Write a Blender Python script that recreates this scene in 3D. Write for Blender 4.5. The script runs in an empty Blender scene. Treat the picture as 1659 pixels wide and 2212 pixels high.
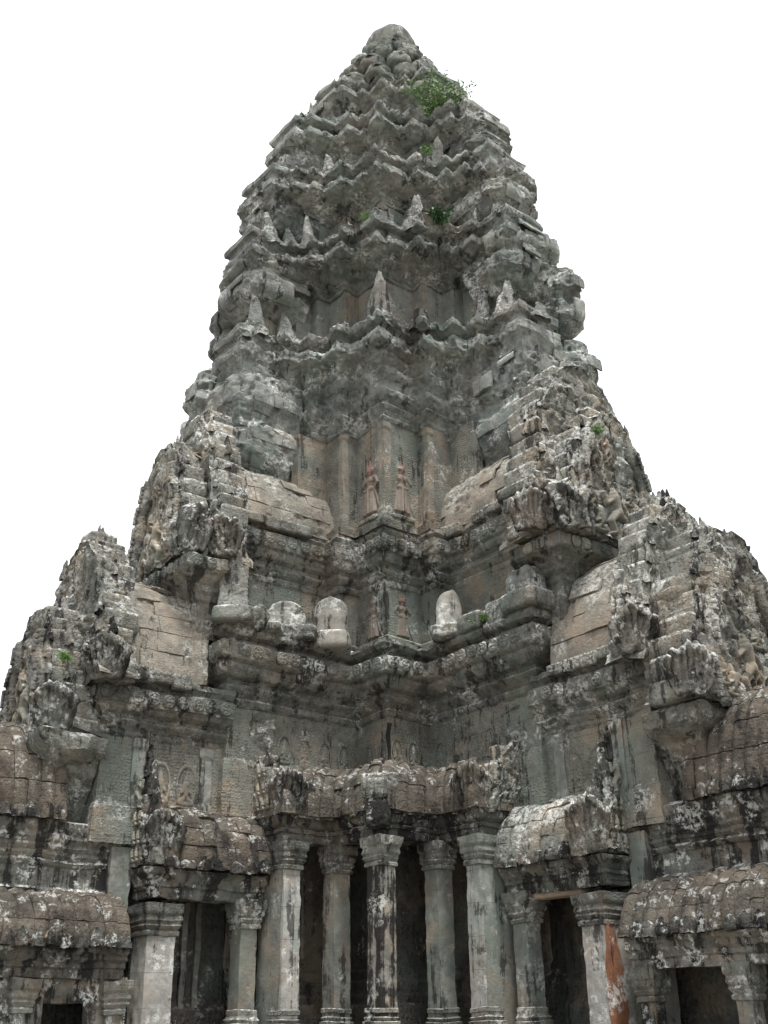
import bpy, math, random
import numpy as np
from mathutils import Matrix, Vector

# ------------------------------------------------------------------ camera, sky, sun
S = 0.75            # metres per drawing unit
ZO = 1.6            # eye height above the court
sc = bpy.context.scene
col = sc.collection
RNG = random.Random(7)

def setup_view():
    cx, cy, pitch, yaw, roll = 3.612, -37.062, .44634, -.11324, -.01285
    fw = Vector((math.sin(yaw)*math.cos(pitch), math.cos(yaw)*math.cos(pitch), math.sin(pitch)))
    rt = Vector((math.cos(yaw), -math.sin(yaw), 0)); up = rt.cross(fw)
    r2 = rt*math.cos(roll) + up*math.sin(roll); u2 = -rt*math.sin(roll) + up*math.cos(roll)
    cd = bpy.data.cameras.new('camera'); cam = bpy.data.objects.new('camera', cd); col.objects.link(cam)
    m = Matrix.Identity(4)
    for i in range(3):
        m[i][0], m[i][1], m[i][2] = r2[i], u2[i], -fw[i]
    m[0][3], m[1][3], m[2][3] = cx*S, cy*S, ZO
    cam.matrix_world = m
    cd.sensor_fit = 'HORIZONTAL'; cd.sensor_width = 36; cd.lens = 36*2293.4/1659
    cd.clip_start = .1; cd.clip_end = 3000
    sc.camera = cam
    sc.view_settings.view_transform = 'Standard'; sc.view_settings.look = 'None'
    sc.view_settings.gamma = 1; sc.view_settings.exposure = 1.72
    sc.view_settings.use_curve_mapping = False
    sc.cycles.use_denoising = True
    sc.cycles.max_bounces = 5; sc.cycles.diffuse_bounces = 3

SUN_EL, SUN_AZ = math.radians(70), math.radians(160)     # azimuth from +Y clockwise: behind the viewer, to the right
def setup_light():
    w = bpy.data.worlds.new('World'); sc.world = w; w.use_nodes = True
    nt = w.node_tree; nt.nodes.clear()
    out = nt.nodes.new('ShaderNodeOutputWorld'); bg = nt.nodes.new('ShaderNodeBackground')
    sky = nt.nodes.new('ShaderNodeTexSky'); sky.sky_type = 'NISHITA'; sky.sun_disc = False
    sky.sun_elevation = SUN_EL; sky.sun_rotation = SUN_AZ; sky.dust_density = 6
    sc_ = nt.nodes.new('ShaderNodeVectorMath'); sc_.operation = 'SCALE'; sc_.inputs['Scale'].default_value = .10
    nt.links.new(sky.outputs[0], sc_.inputs[0])
    mix = nt.nodes.new('ShaderNodeMix'); mix.data_type = 'RGBA'
    mix.inputs['Factor'].default_value = .93              # closed white cloud cover over the clear sky
    nt.links.new(sc_.outputs[0], mix.inputs['A']); mix.inputs['B'].default_value = (.45, .466, .482, 1)
    nt.links.new(mix.outputs['Result'], bg.inputs['Color']); bg.inputs['Strength'].default_value = 1.0
    nt.links.new(bg.outputs[0], out.inputs[0])
    ld = bpy.data.lights.new('sun', 'SUN'); ld.energy = 1.5; ld.angle = math.radians(12); ld.color = (1, .995, .975)
    lo = bpy.data.objects.new('sun', ld); col.objects.link(lo)
    d = Vector((math.sin(SUN_AZ)*math.cos(SUN_EL), math.cos(SUN_AZ)*math.cos(SUN_EL), math.sin(SUN_EL)))
    lo.rotation_euler = d.to_track_quat('Z', 'Y').to_euler(); lo.location = (0, -20, 60)
setup_view(); setup_light()

# ------------------------------------------------------------------ noise
def _hash(ix, iy, iz, seed):
    n = (ix.astype(np.uint32)*np.uint32(374761393) + iy.astype(np.uint32)*np.uint32(668265263)
         + iz.astype(np.uint32)*np.uint32(2147483647) + np.uint32((seed*974634777) & 0xffffffff))
    n = (n ^ (n >> np.uint32(13)))*np.uint32(1274126177)
    n = (n ^ (n >> np.uint32(16)))*np.uint32(2246822519)
    n = n ^ (n >> np.uint32(15))
    return n.astype(np.float32)/np.float32(2147483648.) - 1.
def vnoise(P, seed=0):
    i = np.floor(P).astype(np.int64); f = (P - i).astype(np.float32); u = f*f*(3 - 2*f)
    r = 0
    for a in (0, 1):
        wa = u[:, 0] if a else 1 - u[:, 0]
        for b in (0, 1):
            wb = u[:, 1] if b else 1 - u[:, 1]
            for c in (0, 1):
                wc = u[:, 2] if c else 1 - u[:, 2]
                r = r + wa*wb*wc*_hash(i[:, 0]+a+9000, i[:, 1]+b+9000, i[:, 2]+c+9000, seed)
    return r
def fbm(P, seed=0, octv=3):
    r, a, f = 0, 1., 1.
    for k in range(octv):
        r = r + a*vnoise(P*f + k*17.3, seed + k); a *= .5; f *= 2.07
    return r
def jitter(P, amps, seed=0):
    D = np.zeros_like(P)
    for amp, fr, oc in amps:
        for k in range(3):
            D[:, k] += amp*fbm(P*fr, seed + 31*k + int(fr*7), oc)
    return P + D

# ------------------------------------------------------------------ frames: p runs to the right-hand wing, q to the left-hand wing
s2 = math.sqrt(.5)
E1 = np.array([s2, -s2, 0.]); E2 = np.array([-s2, -s2, 0.]); EZ = np.array([0, 0, 1.])
class Frame:                       # a = outward along a wing, b = across it (towards the viewer), z up
    def __init__(self, A, B, name): self.A, self.B, self.name = A, B, name
    def w(self, G):
        G = np.asarray(G, float)
        X = (G[..., 0:1]*self.A + G[..., 1:2]*self.B + G[..., 2:3]*EZ)*S
        X[..., 2] += ZO
        return X
    def d(self, v): return v[0]*self.A + v[1]*self.B + v[2]*EZ
R_ = Frame(E1, E2, 'right'); L_ = Frame(E2, E1, 'left')

# ------------------------------------------------------------------ objects
def tag(o, label=None, cat=None, group=None, kind=None):
    if label: o['label'] = label
    if cat: o['category'] = cat
    if group: o['group'] = group
    if kind: o['kind'] = kind
    return o
def empty(name, loc, label, cat, group=None):
    o = bpy.data.objects.new(name, None); o.empty_display_size = .5; col.objects.link(o)
    o.location = Vector(loc); tag(o, label, cat, group)
    o['_l'] = 0; del o['_l']
    return o
ORG = {}
def origin_of(o):
    return ORG.get(o.name, o.location if o.parent is None else Vector((0, 0, 0)))
def attach(o, parent):
    if parent is None: return
    o.parent = parent
    o.matrix_parent_inverse = WM[parent.name].inverted()
WM = {}
def link(name, me, parent, M=None):
    o = bpy.data.objects.new(name, me); col.objects.link(o)
    M = M or Matrix.Identity(4)
    if parent is not None:
        if parent.name not in WM: WM[parent.name] = Matrix.Translation(parent.location)
        attach(o, parent)
    o.matrix_basis = M
    WM[o.name] = M
    return o
def mesh_np(name, V, F, mat, smooth=True, matidx=None, sharp=None):
    V = np.ascontiguousarray(V, dtype=np.float32); F = np.ascontiguousarray(F, dtype=np.int32)
    me = bpy.data.meshes.new(name)
    k = F.shape[1]
    me.vertices.add(len(V)); me.vertices.foreach_set('co', V.ravel())
    me.loops.add(F.size); me.loops.foreach_set('vertex_index', F.ravel())
    me.polygons.add(len(F)); me.polygons.foreach_set('loop_start', np.arange(0, F.size, k, dtype=np.int32))
    me.polygons.foreach_set('loop_total', np.full(len(F), k, np.int32))
    me.polygons.foreach_set('use_smooth', np.full(len(F), smooth))
    for m in (mat if isinstance(mat, (list, tuple)) else [mat]): me.materials.append(m)
    if matidx is not None: me.polygons.foreach_set('material_index', np.asarray(matidx, np.int32))
    me.update(calc_edges=True)
    if sharp: me.set_sharp_from_angle(angle=math.radians(sharp))
    return me
def grid_faces(n, m, wrap_u=False, wrap_v=False, off=0):
    u = np.arange(n if wrap_u else n-1); v = np.arange(m if wrap_v else m-1)
    U, Vv = np.meshgrid(u, v, indexing='ij'); U1 = (U+1) % n; V1 = (Vv+1) % m
    return (np.stack([U*m+Vv, U1*m+Vv, U1*m+V1, U*m+V1], -1).reshape(-1, 4) + off).astype(np.int32)
STD = [(.07, .9, 2), (.03, 3.2, 2), (.018, 8., 2)]
CREV = .05
FINE = [(.03, .8, 2), (.014, 3.5, 2)]
def add_grid(name, G, mat, parent, fr=R_, wrap=False, amps=STD, seed=0, flip=False, crev=0.):
    n, m = G.shape[:2]
    W0 = fr.w(G)
    V = jitter(W0.reshape(-1, 3), amps, seed)
    if crev:
        du = (np.roll(W0, -1, 0)-np.roll(W0, 1, 0)) if wrap else np.gradient(W0, axis=0)
        N = np.cross(du, np.gradient(W0, axis=1)); N /= np.linalg.norm(N, axis=-1, keepdims=True)+1e-9
        N = N.reshape(-1, 3); c = W0.reshape(-1, 3)
        ax = fr.w(np.array([[[3., 3., 0]]])).reshape(3)*0
        rad = c.copy(); rad[:, 2] = 0
        sg = np.sign((N*rad).sum(1).mean()+1e-9)
        b = 1-np.abs(fbm(c*np.array([2.6, 2.6, 3.4]), seed+77, 3))*2.2
        b2 = 1-np.abs(fbm(c*6.5, seed+78, 2))*2.4
        V = V - sg*N*(crev*np.clip(b, 0, 1)**2 + crev*.55*np.clip(b2, 0, 1)**2)[:, None]
    F = grid_faces(n, m, wrap)
    if flip: F = F[:, ::-1]
    return link(name, mesh_np(name, V, F, mat, sharp=42), parent)

def resample(prof, seg):
    out = [prof[0]]
    for a, b in zip(prof[:-1], prof[1:]):
        n = max(1, int(math.ceil(math.dist(a, b)/seg)))
        for k in range(1, n+1): out.append((a[0]+(b[0]-a[0])*k/n, a[1]+(b[1]-a[1])*k/n))
    return np.array(out)
def miters(path, closed, side):
    P = np.array(path, float); n = len(P); N = []
    for i in range(n if closed else n-1):
        d = P[(i+1) % n]-P[i]; d /= np.linalg.norm(d); N.append(np.array([d[1], -d[0]])*side)
    M = []
    for i in range(n):
        if closed: n1, n2 = N[i-1], N[i]
        else: n1, n2 = N[max(i-1, 0)], N[min(i, n-2)]
        M.append((n1+n2)/(1+n1@n2+1e-9))
    return P, N, np.array(M)
def sweep(path, prof, seg=.12, segz=.1, closed=False, side=1, chip=0., lip=1e9, seed=0, coarse_back=False, axial=None):
    P, N, M = miters(path, closed, side); n = len(P)
    B, MM = [], []
    for i in range(n if closed else n-1):
        a, b = P[i], P[(i+1) % n]; L = np.linalg.norm(b-a)
        sg = seg
        if coarse_back and (a+b).sum()/2 < -1.: sg = .6
        k = max(1, int(math.ceil(L/sg)))
        for j in range(k):
            t = j/k; B.append(a+(b-a)*t); MM.append(M[i]+(M[(i+1) % n]-M[i])*t)
    if not closed: B.append(P[-1]); MM.append(M[-1])
    B = np.array(B); MM = np.array(MM); pr = resample(prof, segz)
    off = np.repeat(pr[None, :, 0], len(B), 0)
    if chip:
        q = np.stack([np.repeat(B[:, None, 0], len(pr), 1), np.repeat(B[:, None, 1], len(pr), 1), np.repeat(pr[None, :, 1], len(B), 0)], -1).reshape(-1, 3)
        c = np.clip(fbm(q*np.array([1.3, 1.3, .8]), seed+5, 3)-.15, 0, 1).reshape(off.shape)
        c2 = np.clip(fbm(q*4.1, seed+9, 2)-.35, 0, 1).reshape(off.shape)
        wgt = np.clip((off-lip)/.15, 0, 1)
        off = off - wgt*(chip*c + chip*.6*c2)
    if axial:
        wx = np.clip((np.abs(B).max(1)-axial[0])/.5, 0, 1)[:, None]
        off = off*(1-wx)+(np.maximum(off, 0)*.42+axial[1]*.5)*wx*(off > -.2)+off*wx*(off <= -.2)
    G = np.zeros((len(B), len(pr), 3))
    G[..., :2] = B[:, None, :] + off[..., None]*MM[:, None, :]
    G[..., 2] = pr[None, :, 1]
    return G
def along(path, spacing, off, side=1, margin=.15, closed=False):
    P, N, M = miters(path, closed, side); out = []
    for i in range(len(P)-1):
        a = P[i]+M[i]*off; b = P[i+1]+M[i+1]*off; L = np.linalg.norm(b-a); d = (b-a)/L
        k = int((L-2*margin)/spacing)
        if k < 1: continue
        sp = (L-2*margin)/k
        for j in range(k): out.append((a+d*(margin+sp*(j+.5)), d, N[i], sp))
    return out
def mat_from(fr, o, x, y, z, sx=1, sy=1, sz=1):
    """local x,y,z axes are given in (a,b,z) directions; sizes in drawing units"""
    M = Matrix.Identity(4)
    for k, (v, s) in enumerate(((x, sx), (y, sy), (z, sz))):
        d = fr.d(np.array(v, float))*s*S
        for i in range(3): M[i][k] = d[i]
    w = fr.w(np.array(o, float))
    for i in range(3): M[i][3] = w[i]
    return M

# ------------------------------------------------------------------ materials
def stone(name, dark, light, tan=(.34, .25, .17), tan_amt=.25, black=.3, white=.2, green=.15, bump=.6, carve=None, rnd=.25, streak=1.0, fresh=None, wscale=1.0, courses=False):
    m = bpy.data.materials.new(name); m.use_nodes = True; nt = m.node_tree; N = nt.nodes; Lk = nt.links
    N.clear()
    out = N.new('ShaderNodeOutputMaterial'); bs = N.new('ShaderNodeBsdfPrincipled')
    bs.inputs['Roughness'].default_value = .93; bs.inputs['Specular IOR Level'].default_value = .18
    Lk.new(bs.outputs[0], out.inputs[0])
    geo = N.new('ShaderNodeNewGeometry'); pos = geo.outputs['Position']
    def math_(op, a, b=None, clamp=False):
        n = N.new('ShaderNodeMath'); n.operation = op; n.use_clamp = clamp
        for i, x in enumerate((a, b)):
            if x is None: continue
            if isinstance(x, (int, float)): n.inputs[i].default_value = x
            else: Lk.new(x, n.inputs[i])
        return n.outputs[0]
    def vscale(v, sx, sy, sz, o=0):
        n = N.new('ShaderNodeMapping'); Lk.new(v, n.inputs['Vector'])
        n.inputs['Scale'].default_value = (sx, sy, sz); n.inputs['Location'].default_value = (o, o*1.7, o*.6)
        return n.outputs[0]
    def noise(v, scale, det=5, rough=.6, dist=0.):
        n = N.new('ShaderNodeTexNoise'); Lk.new(v, n.inputs['Vector'])
        n.inputs['Scale'].default_value = scale; n.inputs['Detail'].default_value = det
        n.inputs['Roughness'].default_value = rough; n.inputs['Distortion'].default_value = dist
        return n.outputs['Fac']
    def ramp(x, lo, hi, a=0., b=1.):
        n = N.new('ShaderNodeMapRange'); n.interpolation_type = 'SMOOTHSTEP'; Lk.new(x, n.inputs['Value'])
        n.inputs['From Min'].default_value = lo; n.inputs['From Max'].default_value = hi
        n.inputs['To Min'].default_value = a; n.inputs['To Max'].default_value = b
        return n.outputs['Result']
    def mix(f, a, b):
        n = N.new('ShaderNodeMix'); n.data_type = 'RGBA'; n.clamp_factor = True
        if isinstance(f, (int, float)): n.inputs['Factor'].default_value = f
        else: Lk.new(f, n.inputs['Factor'])
        for k, x in (('A', a), ('B', b)):
            if isinstance(x, tuple): n.inputs[k].default_value = (*x, 1)
            else: Lk.new(x, n.inputs[k])
        return n.outputs['Result']
    big = noise(vscale(pos, 1, 1, 1, 3), .45, 3, .6)
    mid = noise(vscale(pos, 1, 1, .8, 7), 2.6, 6, .72, .6)
    mot = noise(vscale(pos, 1, 1, 1.2, 9), 8.5, 5, .75)
    fin = noise(pos, 30, 3, .7)
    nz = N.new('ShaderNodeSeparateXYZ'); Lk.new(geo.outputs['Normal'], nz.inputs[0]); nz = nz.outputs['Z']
    c = mix(ramp(math_('ADD', math_('MULTIPLY', mid, .68), math_('MULTIPLY', mot, .32)), .36, .64), dark, light)
    c = mix(math_('MULTIPLY', ramp(noise(vscale(pos, 1, 1, 1, 11), .8, 6, .66), .49, .6), tan_amt*1.6), c, tan)
    c = mix(math_('MULTIPLY', ramp(noise(vscale(pos, 1, 1, .6, 21), .7, 5, .64), .46, .64), green*1.5), c, (.145, .178, .155))
    # rain streaks and black crust
    st = noise(vscale(pos, 2.6*streak, 2.6*streak, .17, 31), 1.0, 6, .7, .3)
    bl = math_('ADD', math_('MULTIPLY', st, .62), math_('MULTIPLY', noise(vscale(pos, 1, 1, 1, 41), 1.8, 7, .76), .38))
    bl = math_('MULTIPLY', ramp(bl, .60-.15*black, .63-.12*black), min(1., .62+.45*black))
    c = mix(bl, c, (.022, .021, .02))
    # pale lichen crusts: blotches broken into fine speckles, with top light painted in as extra white on upward faces
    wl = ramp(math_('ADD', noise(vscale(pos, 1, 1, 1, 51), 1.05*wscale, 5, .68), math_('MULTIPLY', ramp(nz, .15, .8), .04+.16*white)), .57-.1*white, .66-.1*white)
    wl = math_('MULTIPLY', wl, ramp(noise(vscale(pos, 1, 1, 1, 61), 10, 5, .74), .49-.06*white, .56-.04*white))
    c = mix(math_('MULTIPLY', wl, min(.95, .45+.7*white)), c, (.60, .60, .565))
    if fresh:
        c = mix(ramp(noise(vscale(pos, 1, 1, 1, 71), .9, 3, .5), .60, .66), c, fresh)
    c = mix(math_('MULTIPLY', ramp(fin, .35, .75), .16), c, mix(.5, dark, (.03, .03, .03)))
    brick = None
    if courses:         # fine joints of the big wall blocks
        dt = N.new('ShaderNodeVectorMath'); dt.operation = 'DOT_PRODUCT'; Lk.new(pos, dt.inputs[0]); dt.inputs[1].default_value = (0, -1.41421, 0)
        sz = N.new('ShaderNodeSeparateXYZ'); Lk.new(pos, sz.inputs[0])
        cb = N.new('ShaderNodeCombineXYZ')
        Lk.new(math_('ADD', dt.outputs['Value'], math_('MULTIPLY', mid, .05)), cb.inputs[0]); Lk.new(math_('ADD', sz.outputs['Z'], math_('MULTIPLY', mid, .05)), cb.inputs[1])
        br = N.new('ShaderNodeTexBrick'); Lk.new(cb.outputs[0], br.inputs['Vector']); br.inputs['Scale'].default_value = 1
        br.inputs['Brick Width'].default_value = 1.55; br.inputs['Row Height'].default_value = .62; br.inputs['Mortar Size'].default_value = .008; br.inputs['Mortar Smooth'].default_value = .3
        br.offset = .37; br.squash = 1.3; br.squash_frequency = 3
        brick = br.outputs['Fac']
        c = mix(math_('MULTIPLY', math_('MULTIPLY', brick, ramp(big, .35, .6)), .45), c, (.04, .038, .034))
    oi = N.new('ShaderNodeObjectInfo')
    hsv = N.new('ShaderNodeHueSaturation'); Lk.new(c, hsv.inputs['Color'])
    v = math_('ADD', math_('MULTIPLY', oi.outputs['Random'], 2*rnd), 1-rnd)
    v = math_('MULTIPLY', v, ramp(big, .3, .7, .8, 1.2))
    Lk.new(v, hsv.inputs['Value'])
    Lk.new(hsv.outputs[0], bs.inputs['Base Color'])
    # relief
    h = math_('ADD', math_('MULTIPLY', mid, .9), math_('MULTIPLY', noise(vscale(pos, 1, 1, 1.6, 5), 11, 5, .78), .9))
    vo = N.new('ShaderNodeTexVoronoi'); vo.inputs['Scale'].default_value = 13; Lk.new(pos, vo.inputs['Vector'])
    h = math_('SUBTRACT', h, math_('MULTIPLY', ramp(vo.outputs['Distance'], 0, .35, 1, 0), .18))
    if brick is not None: h = math_('SUBTRACT', h, math_('MULTIPLY', brick, .5))
    b1 = N.new('ShaderNodeBump'); b1.inputs['Strength'].default_value = bump; b1.inputs['Distance'].default_value = .09
    Lk.new(h, b1.inputs['Height']); nrm = b1.outputs[0]
    if carve:
        sc1, dist = carve
        rot = N.new('ShaderNodeMapping'); Lk.new(pos, rot.inputs['Vector']); rot.inputs['Rotation'].default_value = (0, 0, math.radians(45))
        v1 = N.new('ShaderNodeTexVoronoi'); v1.feature = 'SMOOTH_F1'; v1.inputs['Scale'].default_value = sc1; v1.inputs['Randomness'].default_value = .55
        v1.inputs['Smoothness'].default_value = .35; Lk.new(rot.outputs[0], v1.inputs['Vector'])
        v2 = N.new('ShaderNodeTexVoronoi'); v2.inputs['Scale'].default_value = sc1*2.3; Lk.new(rot.outputs[0], v2.inputs['Vector'])
        hh = math_('ADD', ramp(v1.outputs['Distance'], .12, .5, 1, 0), math_('MULTIPLY', ramp(v2.outputs['Distance'], .1, .5, 1, 0), .6))
        hh = math_('MULTIPLY', hh, ramp(noise(vscale(pos, 1, 1, 1, 77), .9, 4, .6), .35, .6, .25, 1))
        b2 = N.new('ShaderNodeBump'); b2.inputs['Strength'].default_value = .9; b2.inputs['Distance'].default_value = dist
        Lk.new(hh, b2.inputs['Height']); Lk.new(nrm, b2.inputs['Normal']); nrm = b2.outputs[0]
    Lk.new(nrm, bs.inputs['Normal'])
    return m
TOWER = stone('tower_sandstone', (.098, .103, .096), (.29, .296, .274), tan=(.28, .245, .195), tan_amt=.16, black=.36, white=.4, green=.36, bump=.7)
TWALL = stone('carved_wall_sandstone', (.11, .11, .096), (.195, .186, .156), tan_amt=.22, black=.42, white=.1, green=.42, bump=.45, carve=(14, .02), rnd=.05, courses=True)
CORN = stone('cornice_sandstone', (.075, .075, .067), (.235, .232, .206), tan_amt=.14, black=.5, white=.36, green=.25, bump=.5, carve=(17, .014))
TAN = stone('vault_sandstone', (.2, .182, .152), (.36, .322, .265), tan=(.4, .32, .245), tan_amt=.35, black=.24, white=.35, green=.16, bump=1.0, rnd=.06)
BLOCK = stone('weathered_block_sandstone', (.105, .103, .09), (.33, .318, .28), tan=(.34, .275, .2), tan_amt=.32, black=.46, white=.55, green=.24, bump=.9, carve=(8, .04), rnd=.2)
ROOF = stone('roof_sandstone', (.048, .041, .034), (.135, .115, .092), tan=(.18, .14, .105), tan_amt=.25, black=.36, white=.18, green=.08, bump=.75, wscale=3.2, carve=(9, .022), rnd=.08)
EAVE = stone('blackened_eave_sandstone', (.028, .026, .024), (.13, .123, .11), tan_amt=.15, black=.8, white=.42, green=.1, bump=1.0, wscale=3.0, carve=(12, .02))
PALE = stone('lichened_pillar_sandstone', (.2, .195, .178), (.36, .35, .325), tan=(.33, .27, .22), tan_amt=.35, black=.48, white=.38, green=.35, bump=.25, rnd=.12, wscale=1.3, courses=True)
PIL = stone('pillar_sandstone', (.115, .117, .105), (.24, .238, .212), tan_amt=.25, black=.5, white=.14, green=.45, bump=.3, rnd=.12)
FRONT = stone('blackened_pillar_sandstone', (.12, .115, .1), (.3, .285, .25), tan_amt=.3, black=.95, white=.2, green=.3, bump=.35, rnd=.05, streak=1.6)
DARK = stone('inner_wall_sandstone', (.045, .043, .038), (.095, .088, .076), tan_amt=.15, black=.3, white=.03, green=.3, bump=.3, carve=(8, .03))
ANTE = stone('antefix_sandstone', (.11, .11, .102), (.33, .33, .308), tan_amt=.1, black=.55, white=.65, green=.18, bump=1.2, carve=(10, .03))
SMOOTH = stone('smooth_stele_sandstone', (.16, .158, .145), (.32, .312, .285), tan=(.31, .265, .21), tan_amt=.3, black=.55, white=.5, green=.2, bump=.3)
FIG = stone('relief_sandstone', (.14, .13, .108), (.235, .212, .172), tan=(.27, .21, .15), tan_amt=.4, black=.2, white=.15, green=.25, bump=.3)
ROSE = stone('red_pigment_sandstone', (.125, .082, .07), (.21, .125, .1), tan=(.2, .11, .09), tan_amt=.3, black=.1, white=.1, green=.1, bump=.3)
ORANGE = stone('orange_algae_stone', (.16, .07, .04), (.26, .118, .065), tan=(.24, .215, .185), tan_amt=.5, black=.4, white=.75, green=.1, bump=.3)
FRESH = stone('fresh_break_sandstone', (.22, .165, .125), (.31, .235, .18), tan=(.3, .21, .15), tan_amt=.4, black=.15, white=.1, green=.1, bump=.5)
PILW = stone('carved_pilaster_sandstone', (.135, .127, .108), (.225, .205, .168), tan_amt=.25, black=.2, white=.12, green=.3, bump=.3, carve=(17, .016), rnd=.05)
PLAIN = stone('plain_wall_sandstone', (.13, .133, .12), (.22, .218, .195), tan_amt=.25, black=.25, white=.15, green=.5, bump=.45, rnd=.05, courses=True)
LICH = stone('lichen_crusted_sandstone', (.06, .058, .053), (.25, .24, .215), tan=(.28, .22, .165), tan_amt=.25, black=.6, white=.7, green=.15, bump=.9, wscale=2.4, carve=(12, .016))
BUD = stone('crown_sandstone', (.07, .074, .063), (.215, .218, .19), tan_amt=.1, black=.5, white=.25, green=.4, bump=1.2, rnd=.2)
ARCH = stone('beam_sandstone', (.05, .049, .044), (.185, .178, .158), tan_amt=.15, black=.75, white=.45, green=.2, bump=.5, wscale=2.4, carve=(16, .012))
STAINED = stone('stained_wall_sandstone', (.07, .068, .06), (.2, .193, .172), tan_amt=.25, black=.75, white=.45, green=.3, bump=.4, wscale=1.8, courses=True)
BLACKST = stone('black_runoff_stain', (.02, .02, .019), (.045, .044, .042), tan_amt=0, black=.5, white=.05, green=.05, bump=.3)
DEVM = stone('worn_figure_sandstone', (.12, .1, .083), (.2, .165, .135), tan=(.23, .165, .125), tan_amt=.35, black=.2, white=.1, green=.15, bump=.3)
GROUND = stone('court_paving', (.12, .11, .095), (.22, .2, .17), tan_amt=.3, black=.2, white=.1, green=.3, bump=.3)

# ------------------------------------------------------------------ shared small shapes (unit size, y = outward)
def lump_cube(k, seed, power=9, amp=.05, taper=0.):
    lin = np.linspace(-1, 1, k+1); V, F = [], []
    for ax in range(3):
        for sg in (-1, 1):
            u, v = np.meshgrid(lin, lin, indexing='ij'); P = np.zeros((k+1, k+1, 3))
            P[..., ax] = sg; P[..., (ax+1) % 3] = u; P[..., (ax+2) % 3] = v
            f = grid_faces(k+1, k+1, off=len(V)*(k+1)**2)
            if sg < 0: f = f[:, ::-1]
            V.append(P.reshape(-1, 3)); F.append(f)
    V = np.concatenate(V); F = np.concatenate(F)
    key = np.round(V*1000).astype(int); uq, inv = np.unique(key, axis=0, return_inverse=True); inv = inv.ravel()
    V = uq/1000.; F = inv[F]
    V = V/((np.abs(V)**power).sum(1)**(1/power))[:, None]
    V = V + np.stack([fbm(V*1.6+seed*3.1, seed+q, 3) for q in range(3)], -1)*amp
    V[:, :2] *= (1-taper*(V[:, 2:3]*.5+.5))
    return V*.5, F
def lib(name, n, fn, mat):
    out = []
    for k in range(n):
        V, F = fn(k); out.append(mesh_np(name, V, F, mat))
    return out
def heightfield(w, h, nx, nz, fn, mat, name, split=None, mats=None, eps=.004):
    x = np.linspace(-w/2, w/2, nx); z = np.linspace(0, h, nz); X, Zz = np.meshgrid(x, z, indexing='ij')
    H = fn(X, Zz); V = np.stack([X, np.where(H > eps, H, -.03), Zz], -1).reshape(-1, 3)
    F = grid_faces(nx, nz); keep = (H.reshape(-1)[F] > eps).any(1); F = F[keep]
    mi = None
    if split is not None: mi = (V[F, 2].mean(1) > split).astype(int)
    used, inv = np.unique(F, return_inverse=True)
    return mesh_np(name, V[used], inv.reshape(F.shape), mats or mat, matidx=mi)
def cap(X, Zz, x0, z0, x1, z1, r0, r1, d=1., base=0.):
    dx, dz = x1-x0, z1-z0; L = dx*dx+dz*dz+1e-9
    t = np.clip(((X-x0)*dx+(Zz-z0)*dz)/L, 0, 1)
    r = r0+(r1-r0)*t; D = np.hypot(X-x0-t*dx, Zz-z0-t*dz)/r
    return np.where(D < 1, base+d*r*np.sqrt(np.clip(1-D*D, 0, 1)), 0)
def lens(wfn, dfn, n=10, m=16, seed=0, amp=.03, fold=0., breakz=None):
    """a closed leaf shape standing on z=0: wfn half-width by height, dfn half-depth"""
    th = np.linspace(0, 2*math.pi, n*2, endpoint=False); zz = np.linspace(0, 1, m); V = []
    for t in zz:
        w, d = wfn(t), dfn(t)
        for a in th:
            x = w*math.copysign(abs(math.cos(a))**.8, math.cos(a)); y = d*math.copysign(abs(math.sin(a))**.7, math.sin(a))
            V.append((x, y-abs(x)*fold, t))
    V = np.array(V); V = V+np.stack([fbm(V*4+seed*5.3, seed+q, 3) for q in range(3)], -1)*amp
    if breakz is not None:
        lim = breakz+.16*vnoise(np.stack([V[:, 0]*7+seed, V[:, 1]*7, V[:, 0]*0+seed*1.7], -1), seed)
        V[:, 2] = np.minimum(V[:, 2], lim)
    F = [f for f in grid_faces(m, n*2, False, True)]
    F = np.array(F); 
    V = np.concatenate([V, [[0, 0, V[-n*2:, 2].max()], [0, 0, 0]]]); k = len(V)
    top = np.array([[(m-1)*n*2+i, (m-1)*n*2+(i+1) % (n*2), k-2, k-2] for i in range(n*2)])
    return V, np.concatenate([F, top])
BLK = lib('stone_block', 8, lambda k: lump_cube(5, 11+k, 16, .045), BLOCK)
BLKT = lib('stone_block', 6, lambda k: lump_cube(5, 31+k, 16, .05), TOWER)
BLKM = TOWER
LEAFT = lib('crest_leaf', 5, lambda k: lens(lambda t: .5*(1-t)**.6*(1+.25*math.sin(t*9))+.02, lambda t: .22*(1-t)+.08, 7, 10, 98+k, .12), TOWER)
PIT = lib('crest_stone', 5, lambda k: lump_cube(6, 51+k, 6, .13, .35), EAVE)
EAV = lib('eave_tile', 6, lambda k: lens(lambda t: .5*math.sqrt(max(0, 1-t**2.6))+.02, lambda t: .26*(1-t*t)+.08, 6, 7, 70+k, .09), EAVE)
LEAF = lib('crest_leaf', 6, lambda k: lens(lambda t: .5*(1-t)**.6*(1+.25*math.sin(t*9))+.02, lambda t: .22*(1-t)+.05, 7, 10, 90+k, .08), EAVE)
LEAFB = lib('crest_leaf', 6, lambda k: lens(lambda t: .5*(1-t)**.6*(1+.25*math.sin(t*9))+.02, lambda t: .22*(1-t)+.05, 7, 10, 95+k, .1), BLOCK)
ANT = lib('antefix', 7, lambda k: lens(lambda t: .5*(1-t**1.7)*(1 if t > .15 else 1.1)+.03, lambda t: .3*(1-t)+.07, 9, 22, 120+k, .075, .8, [None, .86, .62, None, .9, .75, .95][k]), ANTE)
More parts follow.
